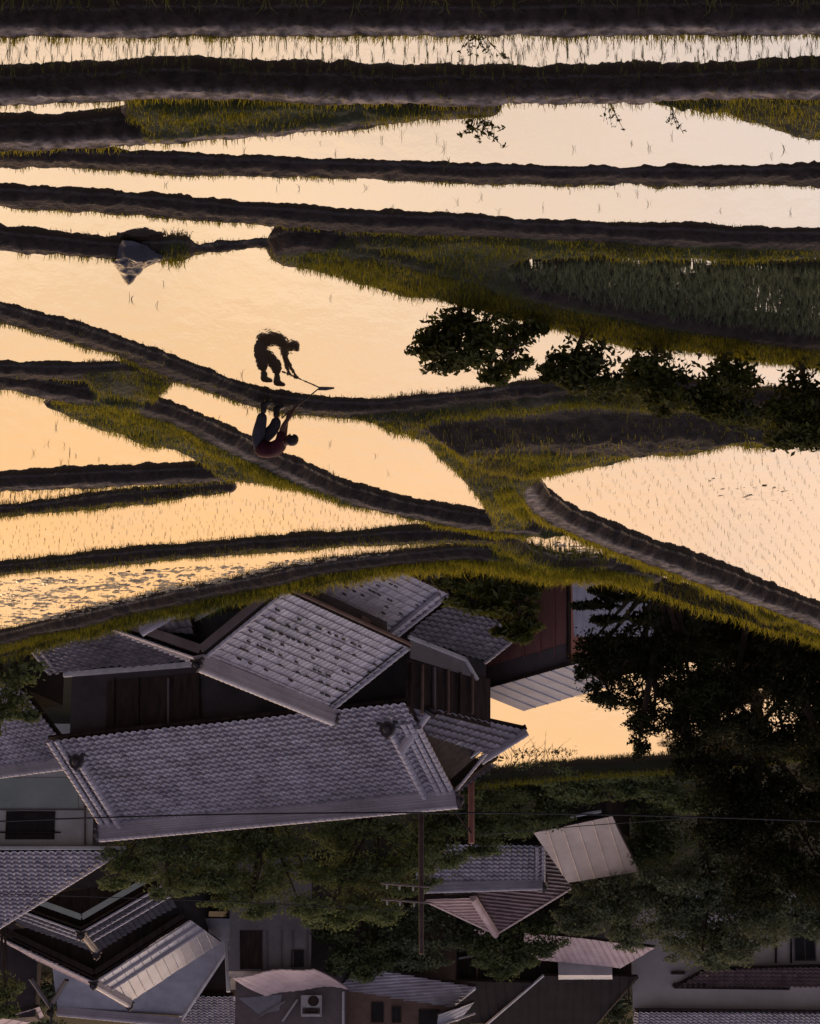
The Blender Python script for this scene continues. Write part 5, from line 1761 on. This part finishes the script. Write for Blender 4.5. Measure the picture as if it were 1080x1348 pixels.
# large right field, the striped fields on the left, the small glints
tufts(rice, field_points([(722, 632), (1140, 582), (1140, 830), (960, 742), (830, 690)], ((860, 640), (930, 720)), .27, .15, .035, gap=.2), .10, 3, .005, .5)
tufts(rice, field_points([(-40, 698), (300, 658), (400, 650), (560, 692), (540, 700), (300, 712), (-40, 746)], ((0, 720), (300, 690)), .28, .15, .04, gap=.2), .10, 3, .006, .5)
tufts(rice, field_points([(-40, 772), (300, 742), (520, 728), (600, 730), (430, 755), (280, 785), (-40, 840)], ((0, 800), (300, 765)), .28, .15, .05, gap=.3), .08, 3, .006, .5)
tufts(rice, field_points([(-40, 652), (180, 638), (280, 632), (170, 650), (-40, 668)], ((0, 660), (170, 648)), .2, .14, .05), .14, 5, .008, .5)
tufts(rice, field_points([(600, 705), (700, 710), (800, 720), (800, 735), (700, 730), (600, 712)], ((620, 712), (790, 722)), .16, .12, .05, gap=.05), .22, 6, .010, .5, (.4, 1))
# a few sparse plants in the open fields
for poly, row, gp in (([(300, 190), (520, 165), (950, 158), (1060, 190), (1140, 205), (1140, 228), (540, 215), (300, 200)], ((300, 200), (900, 190)), .93),
                      ([(0, 232), (540, 245), (1080, 250), (1080, 305), (540, 280), (0, 250)], ((0, 240), (800, 260)), .95),
                      ([(0, 350), (400, 370), (700, 440), (560, 515), (330, 500), (0, 405)], ((0, 400), (400, 500)), .985),
                      ([(240, 525), (440, 560), (620, 650), (500, 640), (330, 585)], ((240, 530), (600, 650)), .96),
                      ([(0, 540), (120, 575), (230, 602), (0, 616)], ((0, 550), (200, 600)), .95)):
    tufts(rice, field_points(poly, row, .30, .18, .06, gap=gp), .16, 4, .008, .7, (0, .6))
# nearest strip beyond the three hundred separate seedlings
near_poly = [(-40, 47), (1120, 44), (1120, 92), (-40, 96)]
NP = field_points(near_poly, ((0, 70), (1080, 66)), .22, .16, .04, gap=.3)
NP = NP[np.argsort(NP[:, 1] + RNG.uniform(0, .4, len(NP)))]
tufts(rice, NP[300:], .22, 6, .008, .5, (.1, .9))
W0 = field_points([(-40, -60), (1120, -60), (1120, 2), (-40, 2)], ((0, -20), (1080, -20)), .22, .16, .04, gap=.5)
tufts(rice, W0, .34, 6, .011, .6, (.0, .7))
tag(link("rice_plants", rice.build("rice_plants"), m_rice), kind="stuff")
dense = Blades()
DP = field_points([(575, 352), (690, 345), (830, 337), (950, 343), (1140, 348), (1140, 470), (1000, 428), (850, 408), (690, 378), (620, 362)], ((700, 350), (1000, 360)), .115, .08, .03, gap=.03)
tufts(dense, DP, .26, 12, .011, .4)
tag(link("dense_rice", dense.build("dense_rice"), m_rice2), kind="stuff")
# three hundred seedlings standing nearest the viewer, each its own object
protos = []
for i in range(6):
    b = Blades()
    tufts(b, np.array([[0., 0.]]), .22, 6, .008, .5, (.1, .9), z=0)
    me_ = b.build("rice_seedling"); me_.materials.append(m_rice)
    protos.append(me_)
for i, p in enumerate(NP[:300]):
    o = bpy.data.objects.new("rice_seedling", protos[i % 6])
    C.objects.link(o)
    o.location = (p[0], p[1], -.02)
    o.rotation_euler.z = random.uniform(0, 6.28)
    o.scale = (1, 1, random.uniform(.75, 1.25))
    tag(o, "young green rice seedling standing in the nearest flooded strip", "rice seedling", "rice seedlings in the nearest strip")

# weeds leaning over the water
def weed(base, tips, label, leaf, seed, n=60):
    rr = random.Random(seed)
    b = at(base[0], base[1], .2); b.z = ground_z(b.x, b.y)
    root = empty('weed', b, label, 'weed', 'weeds along the banks')
    bm = bmesh.new(); cl = []
    for (u, v) in tips:
        q = A(u, v, b.y + rr.uniform(-.1, .15))
        m_ = b.lerp(q, .5) + Z * .05
        tube(bm, [b - Z * .03, m_, q], [.008, .006, .003], 4)
        for f in (.45, .7, .95):
            c = b.lerp(m_, f * 2) if f < .5 else m_.lerp(q, f * 2 - 1)
            cl.append((c, (.07, .07, .05)))
    from_bm('stem', bm, m_bark, root)
    V, F, tint = leaf_cloud(np.array([tuple(c) for c, _ in cl]), np.array([r for _, r in cl]), np.full(len(cl), max(4, n // len(cl))), leaf, .4, 1.2, .1, seed)
    link('leaves', mesh_np('leaves', V, F, attr={"tint": tint}), m_shrub, root)
weed((628, 148), [(606, 178), (618, 172), (630, 185), (648, 180), (660, 168), (664, 194), (640, 165), (612, 160)], 'largest dark leafy weed over the second flooded strip, by its middle', .045, 1, 150)
weed((800, 147), [(806, 168), (815, 160), (795, 160), (822, 172)], 'small dark weed with open twigs, right of the largest weed', .03, 2, 40)
weed((885, 146), [(880, 160), (892, 168), (900, 175), (888, 158)], 'thin dark weed beside the grassy right corner, drooping at its tip', .03, 3, 40)
weed((624, 50), [(604, 72), (616, 70), (628, 74), (640, 70), (650, 74), (660, 72), (622, 64), (636, 62)], 'bushy dark weed among the seedlings of the nearest strip', .035, 4, 120)
# parched grass in the middle bank
dg = Blades()
pp = at(655, 600, .25)
P = np.array([[pp.x, pp.y]]) + RNG.normal(0, 1, (900, 2)) * np.array([.45, .8])
dg.add(seat(P), RNG.uniform(.06, .18, len(P)), .012, 1.1, RNG.uniform(0, 1, len(P)))
tag(link("dry_grass", dg.build("dry_grass"), leafy("parched_grass", (.05, .035, .022), (.20, .15, .11), .3, .03)), kind="stuff")

# ================================================================= plastic sheet over the bank
cs = [at(145, 344, .10), at(162, 317, .08), at(218, 334, .16), at(168, 373, .02)]
N_ = 34
V, F = [], []
_st = np.linspace(0, 1, N_ + 1)
_S, _T = np.meshgrid(_st, _st)
_c = [np.array(tuple(c)) for c in cs]
_G = ((_c[0][None] * (1 - _S.ravel()[:, None]) + _c[1][None] * _S.ravel()[:, None]) * (1 - _T.ravel()[:, None]) + (_c[3][None] * (1 - _S.ravel()[:, None]) + _c[2][None] * _S.ravel()[:, None]) * _T.ravel()[:, None])
_GZ = np.maximum(terrain_z(_G[:, :2]), .0)
for j in range(N_ + 1):
    for i in range(N_ + 1):
        s, t = i / N_, j / N_
        p = (cs[0] * (1 - s) + cs[1] * s) * (1 - t) + (cs[3] * (1 - s) + cs[2] * s) * t
        gz = float(_GZ[j * (N_ + 1) + i])
        q = np.array([[p.x * 1.0, p.y]])
        cr_ = abs(float(vnoise(q + .2, 2.6, 50)[0])) * .11 + abs(float(vnoise(q * np.array([1, .6]) + 3, 6.0, 51)[0])) * .09 + float(vnoise(q, 14, 52)[0]) * .012
        e = min(s, 1 - s, t, 1 - t)
        V.append(Vector((p.x, p.y, gz + .03 + cr_ * min(1, .35 + e * 5))))
for j in range(N_):
    for i in range(N_):
        a = j * (N_ + 1) + i
        F.append([a, a + 1, a + N_ + 2, a + N_ + 1])
m_sheet = surf("black_plastic_sheet", (.012, .010, .016), (.034, .035, .055), 3, .5, .4)
o = mesh_vf('plastic_sheet', V, F, m_sheet, None)
sm_ = o.modifiers.new('thickness', 'SOLIDIFY'); sm_.thickness = .006
tag(o, 'crumpled black plastic sheet thrown over the narrow earth bank, one corner dangling', 'plastic sheet')

# ================================================================= the farmer
def skin(name, verts, edges, rad, mat, parent=None, sub=2, root=0):
    me = bpy.data.meshes.new(name)
    me.from_pydata(verts, edges, [])
    ob = bpy.data.objects.new(name, me)
    C.objects.link(ob)
    sk = ob.modifiers.new('skin', 'SKIN'); sk.use_smooth_shade = True; sk.branch_smoothing = .6
    ss = ob.modifiers.new('sub', 'SUBSURF'); ss.levels = sub; ss.render_levels = sub
    for i, v in enumerate(me.skin_vertices[0].data):
        r = rad[i]
        v.radius = (r, r) if not isinstance(r, tuple) else r
        v.use_root = (i == root)
    dg_ = bpy.context.evaluated_depsgraph_get()
    ev = ob.evaluated_get(dg_)
    m2 = bpy.data.meshes.new_from_object(ev)
    bpy.data.objects.remove(ob)
    bpy.data.meshes.remove(me)
    m2.name = name
    for p in m2.polygons: p.use_smooth = True
    m2.materials.clear()
    o = bpy.data.objects.new(name, m2); C.objects.link(o); m2.materials.append(mat)
    if parent is not None: o.parent = parent
    return o


m_skin = surf("skin", (.10, .052, .036), (.14, .072, .05), 6, .6, .3)
m_shirt = surf("maroon_shirt", (.026, .006, .010), (.046, .010, .016), 5, .85, .15, .3, 22)
m_trous = surf("grey_trousers", (.040, .040, .052), (.065, .064, .078), 5, .9, .12, .3, 20)
m_boot = surf("black_rubber_boot", (.014, .012, .013), (.028, .024, .025), 4, .4, .4)
m_hair = surf("black_hair", (.008, .007, .007), (.018, .015, .014), 20, .6, .3, .5, 60)
m_wood = surf("worn_hoe_wood", (.06, .04, .028), (.11, .075, .05), 5, .75, .2)
m_iron = surf("dark_hoe_iron", (.025, .02, .02), (.045, .04, .04), 6, .6, .3)

fp = at(357, 535, .26)
fp.z = max(ground_z(fp.x, fp.y), .18) + .0
per = empty('person', fp, 'farmer in a maroon shirt and grey trousers bent double on the bank with a hoe', 'person')
per.rotation_euler.z = math.radians(180 + 6)     # faces -X
# local frame: x forward, y left, z up

J = dict(pel=(-.26, 0, .83), lum=(-.16, 0, .945), tho=(.02, 0, .985), che=(.16, 0, .93), nck=(.285, 0, .85), hd0=(.335, 0, .80), hd1=(.395, 0, .76), hd2=(.445, 0, .715),
         shl=(.20, .17, .86), shr=(.20, -.17, .86), ell=(.265, .175, .56), elr=(.25, -.155, .55),
         wrl=(.415, .115, .30), wrr=(.315, -.075, .305),
         hpl=(-.245, .09, .775), hpr=(-.235, -.09, .775), knl=(-.165, .105, .43), knr=(.10, -.11, .44),
         anl=(-.125, .11, .09), anr=(.085, -.115, .085), tol=(.03, .12, .035), tor=(.235, -.12, .035))
# hoe axis, local: from the rear hand forward and towards the viewer, down to the water
inv = per.matrix_basis.inverted() if False else (Matrix.Translation(fp) @ Matrix.Rotation(per.rotation_euler.z, 4, 'Z')).inverted()
head_w = at(419, 512, .02)
tip_l = inv @ head_w
g0 = Vector((.325, -.03, .215))
ax = (tip_l - g0).normalized()
tail_l = g0 - ax * .16
gl_ = g0 + ax * .20


def hand(wr, grip, axis, side):
    """Palm and five fingers closed round the hoe shaft; returns verts, edges, radii starting at the wrist."""
    wr, grip, axis = Vector(wr), Vector(grip), axis.normalized()
    out = (wr - grip); out -= axis * out.dot(axis); out.normalize()
    per_ = axis.cross(out).normalized() * side
    R = .024
    vs, es, rs = [], [], []
    palm = grip + out * (R + .014)
    vs += [tuple(wr), tuple(palm.lerp(wr, .45)), tuple(palm)]
    es += [(0, 1), (1, 2)]; rs += [(.021, .021), (.026, .02), (.028, .018)]
    for k, (o, ln) in enumerate(((-.033, .9), (-.011, 1.0), (.011, .97), (.033, .8))):
        pr = 2
        for ang in (25, 75, 130, 178):
            a = math.radians(ang * ln)
            rr_ = R * (1.0 + .1 * (k == 1))
            p = grip + axis * o + (out * math.cos(a) + per_ * math.sin(a)) * rr_
            vs.append(tuple(p)); es.append((pr, len(vs) - 1)); rs.append(.0095 - .0012 * (ang > 100)); pr = len(vs) - 1
    pr = 1
    for ang, o in ((-30, -.045), (-80, -.036), (-135, -.022)):
        a = math.radians(ang)
        p = grip + axis * o + (out * math.cos(a) + per_ * math.sin(a)) * (R + .003)
        vs.append(tuple(p)); es.append((pr, len(vs) - 1)); rs.append(.0105); pr = len(vs) - 1
    return vs, es, rs


names = ['pel', 'lum', 'tho', 'che', 'nck', 'hd0', 'hd1', 'hd2', 'shl', 'ell', 'wrl', 'shr', 'elr', 'wrr', 'hpl', 'knl', 'anl', 'tol', 'hpr', 'knr', 'anr', 'tor']
# bring the wrists to the grips
def wrist(gr, el):
    d = (Vector(el) - gr); return tuple(gr + d.normalized() * .095)
J['wrr'] = wrist(g0, J['elr']); J['wrl'] = wrist(gl_, J['ell'])
ix = {n: i for i, n in enumerate(names)}
vs = [J[n] for n in names]
rad = dict(pel=.125, lum=.12, tho=.13, che=.13, nck=.055, hd0=.095, hd1=.118, hd2=.08, shl=.075, ell=.052, wrl=.034, shr=.075, elr=.052, wrr=.034,
           hpl=.088, knl=.058, anl=.038, tol=.036, hpr=.088, knr=.058, anr=.038, tor=.036)
rs = [rad[n] for n in names]
ch = ['pel lum', 'lum tho', 'tho che', 'che nck', 'nck hd0', 'hd0 hd1', 'hd1 hd2', 'che shl', 'shl ell', 'ell wrl', 'che shr', 'shr elr', 'elr wrr', 'pel hpl', 'hpl knl', 'knl anl', 'anl tol', 'pel hpr', 'hpr knr', 'knr anr', 'anr tor']
es = [tuple(ix[a] for a in c.split()) for c in ch]
for side, wn_, gr in ((1, 'wrl', gl_), (-1, 'wrr', g0)):
    hv, he, hr = hand(J[wn_], gr, ax, side)
    off = len(vs) - 1
    for a, b in he:
        es.append((ix[wn_] if a == 0 else a + off, b + off))
    vs += hv[1:]; rs += hr[1:]
# nose and ears grow from the head
fd = Vector((.62, 0, -.78)); upv = Vector((.78, 0, .62)) * -1
hc = Vector(J['hd1'])
face = Vector((-.60, 0, -.80))          # he looks down at his work
for p, r in ((hc + face * .112 + Vector((.012, 0, 0)), .014), (hc + Vector((-.01, .108, 0)), .020), (hc + Vector((-.01, -.108, 0)), .020)):
    vs.append(tuple(p)); es.append((ix['hd1'], len(vs) - 1)); rs.append(r)
skin('body', vs, es, rs, m_skin, per, 2)
# face
for y in (-.032, .032):
    bm = bmesh.new(); bmesh.ops.create_uvsphere(bm, u_segments=10, v_segments=8, radius=.012, matrix=Matrix.Translation(hc + face * .092 + Vector((.036, y, -.02))))
    o = from_bm('eye', bm, m_hair); o.parent = per
bm = bmesh.new(); bmesh.ops.create_uvsphere(bm, u_segments=10, v_segments=6, radius=.02, matrix=Matrix.Translation(hc + face * .094 + Vector((-.035, 0, .01))) @ Matrix.Diagonal((.35, 1.1, .35, 1)))
o = from_bm('mouth', bm, m_shirt); o.parent = per
# hair: a cap of hair on the back and crown of the head
bm = bmesh.new()
bmesh.ops.create_uvsphere(bm, u_segments=20, v_segments=14, radius=.122, matrix=Matrix.Translation(hc + Vector((.012, 0, .012))) @ Matrix.Diagonal((1.05, .92, 1.0, 1)))
kill = [v for v in bm.verts if (v.co - hc).dot(face) > .035]
bmesh.ops.delete(bm, geom=kill, context='VERTS')
rr = random.Random(3)
for v in bm.verts: v.co += (v.co - hc).normalized() * rr.uniform(-.004, .007)
o = from_bm('hair', bm, m_hair, smooth=True); o.parent = per
# shirt with short sleeves, hem at the waist
sv = [(-.235, 0, .86), (-.14, 0, .95), (.02, 0, .985), (.16, 0, .925), (.25, 0, .875), (.20, .172, .86), (.24, .18, .66), (.20, -.172, .86), (.235, -.165, .66)]
skin('shirt', sv, [(0, 1), (1, 2), (2, 3), (3, 4), (3, 5), (5, 6), (3, 7), (7, 8)], [.185, .19, .205, .195, .09, .10, .082, .10, .082], m_shirt, per, 2)
tv = [(-.20, 0, .895), (-.27, 0, .82), (-.25, .095, .765), (-.20, .105, .58), (-.165, .107, .43), (-.145, .11, .235), (-.24, -.095, .765), (-.03, -.108, .58), (.085, -.112, .43), (.088, -.115, .26)]
skin('trousers', tv, [(0, 1), (1, 2), (2, 3), (3, 4), (4, 5), (1, 6), (6, 7), (7, 8), (8, 9)], [.18, .195, .155, .135, .115, .105, .155, .135, .115, .10], m_trous, per, 2, root=1)
for sgn, an, to, top in ((1, (-.125, .11, .065), (.055, .122, .038), (-.138, .11, .275)), (-1, (.085, -.115, .065), (.26, -.122, .038), (.088, -.115, .295))):
    bv = [an, tuple(Vector(an).lerp(Vector(top), .5)), top, tuple(Vector(an).lerp(Vector(to), .5)), to, tuple(Vector(an) + Vector((-.055, 0, -.02)))]
    skin('boot', bv, [(0, 1), (1, 2), (0, 3), (3, 4), (0, 5)], [.066, .068, .076, (.066, .05), (.056, .042), .052], m_boot, per, 2)
# hoe
Mw = Matrix.Translation(fp) @ Matrix.Rotation(per.rotation_euler.z, 4, 'Z')
tw_, hw_ = Mw @ tail_l, head_w
hoe = empty('hoe', hw_, 'short-handled hoe held low, its blade dipping into the bright water', 'hoe')
bm = bmesh.new(); tube(bm, [tw_, tw_.lerp(hw_, .5) + Z * .008, hw_], [.015, .014, .013], 8)
from_bm('handle', bm, m_wood, hoe, smooth=True)
bd = Vector((-1, -.05, -.05)).normalized()
bs = Vector((0, .8, .6)).normalized()
bm = bmesh.new()
prism(bm, [hw_ + bs * -.03, hw_ + bs * .03, hw_ + bd * .15 + bs * .045, hw_ + bd * .31 + bs * .02, hw_ + bd * .31 - bs * .02, hw_ + bd * .15 - bs * .045], bd.cross(bs).normalized() * .012)
bmesh.ops.recalc_face_normals(bm, faces=bm.faces[:])
from_bm('blade', bm, m_iron, hoe)
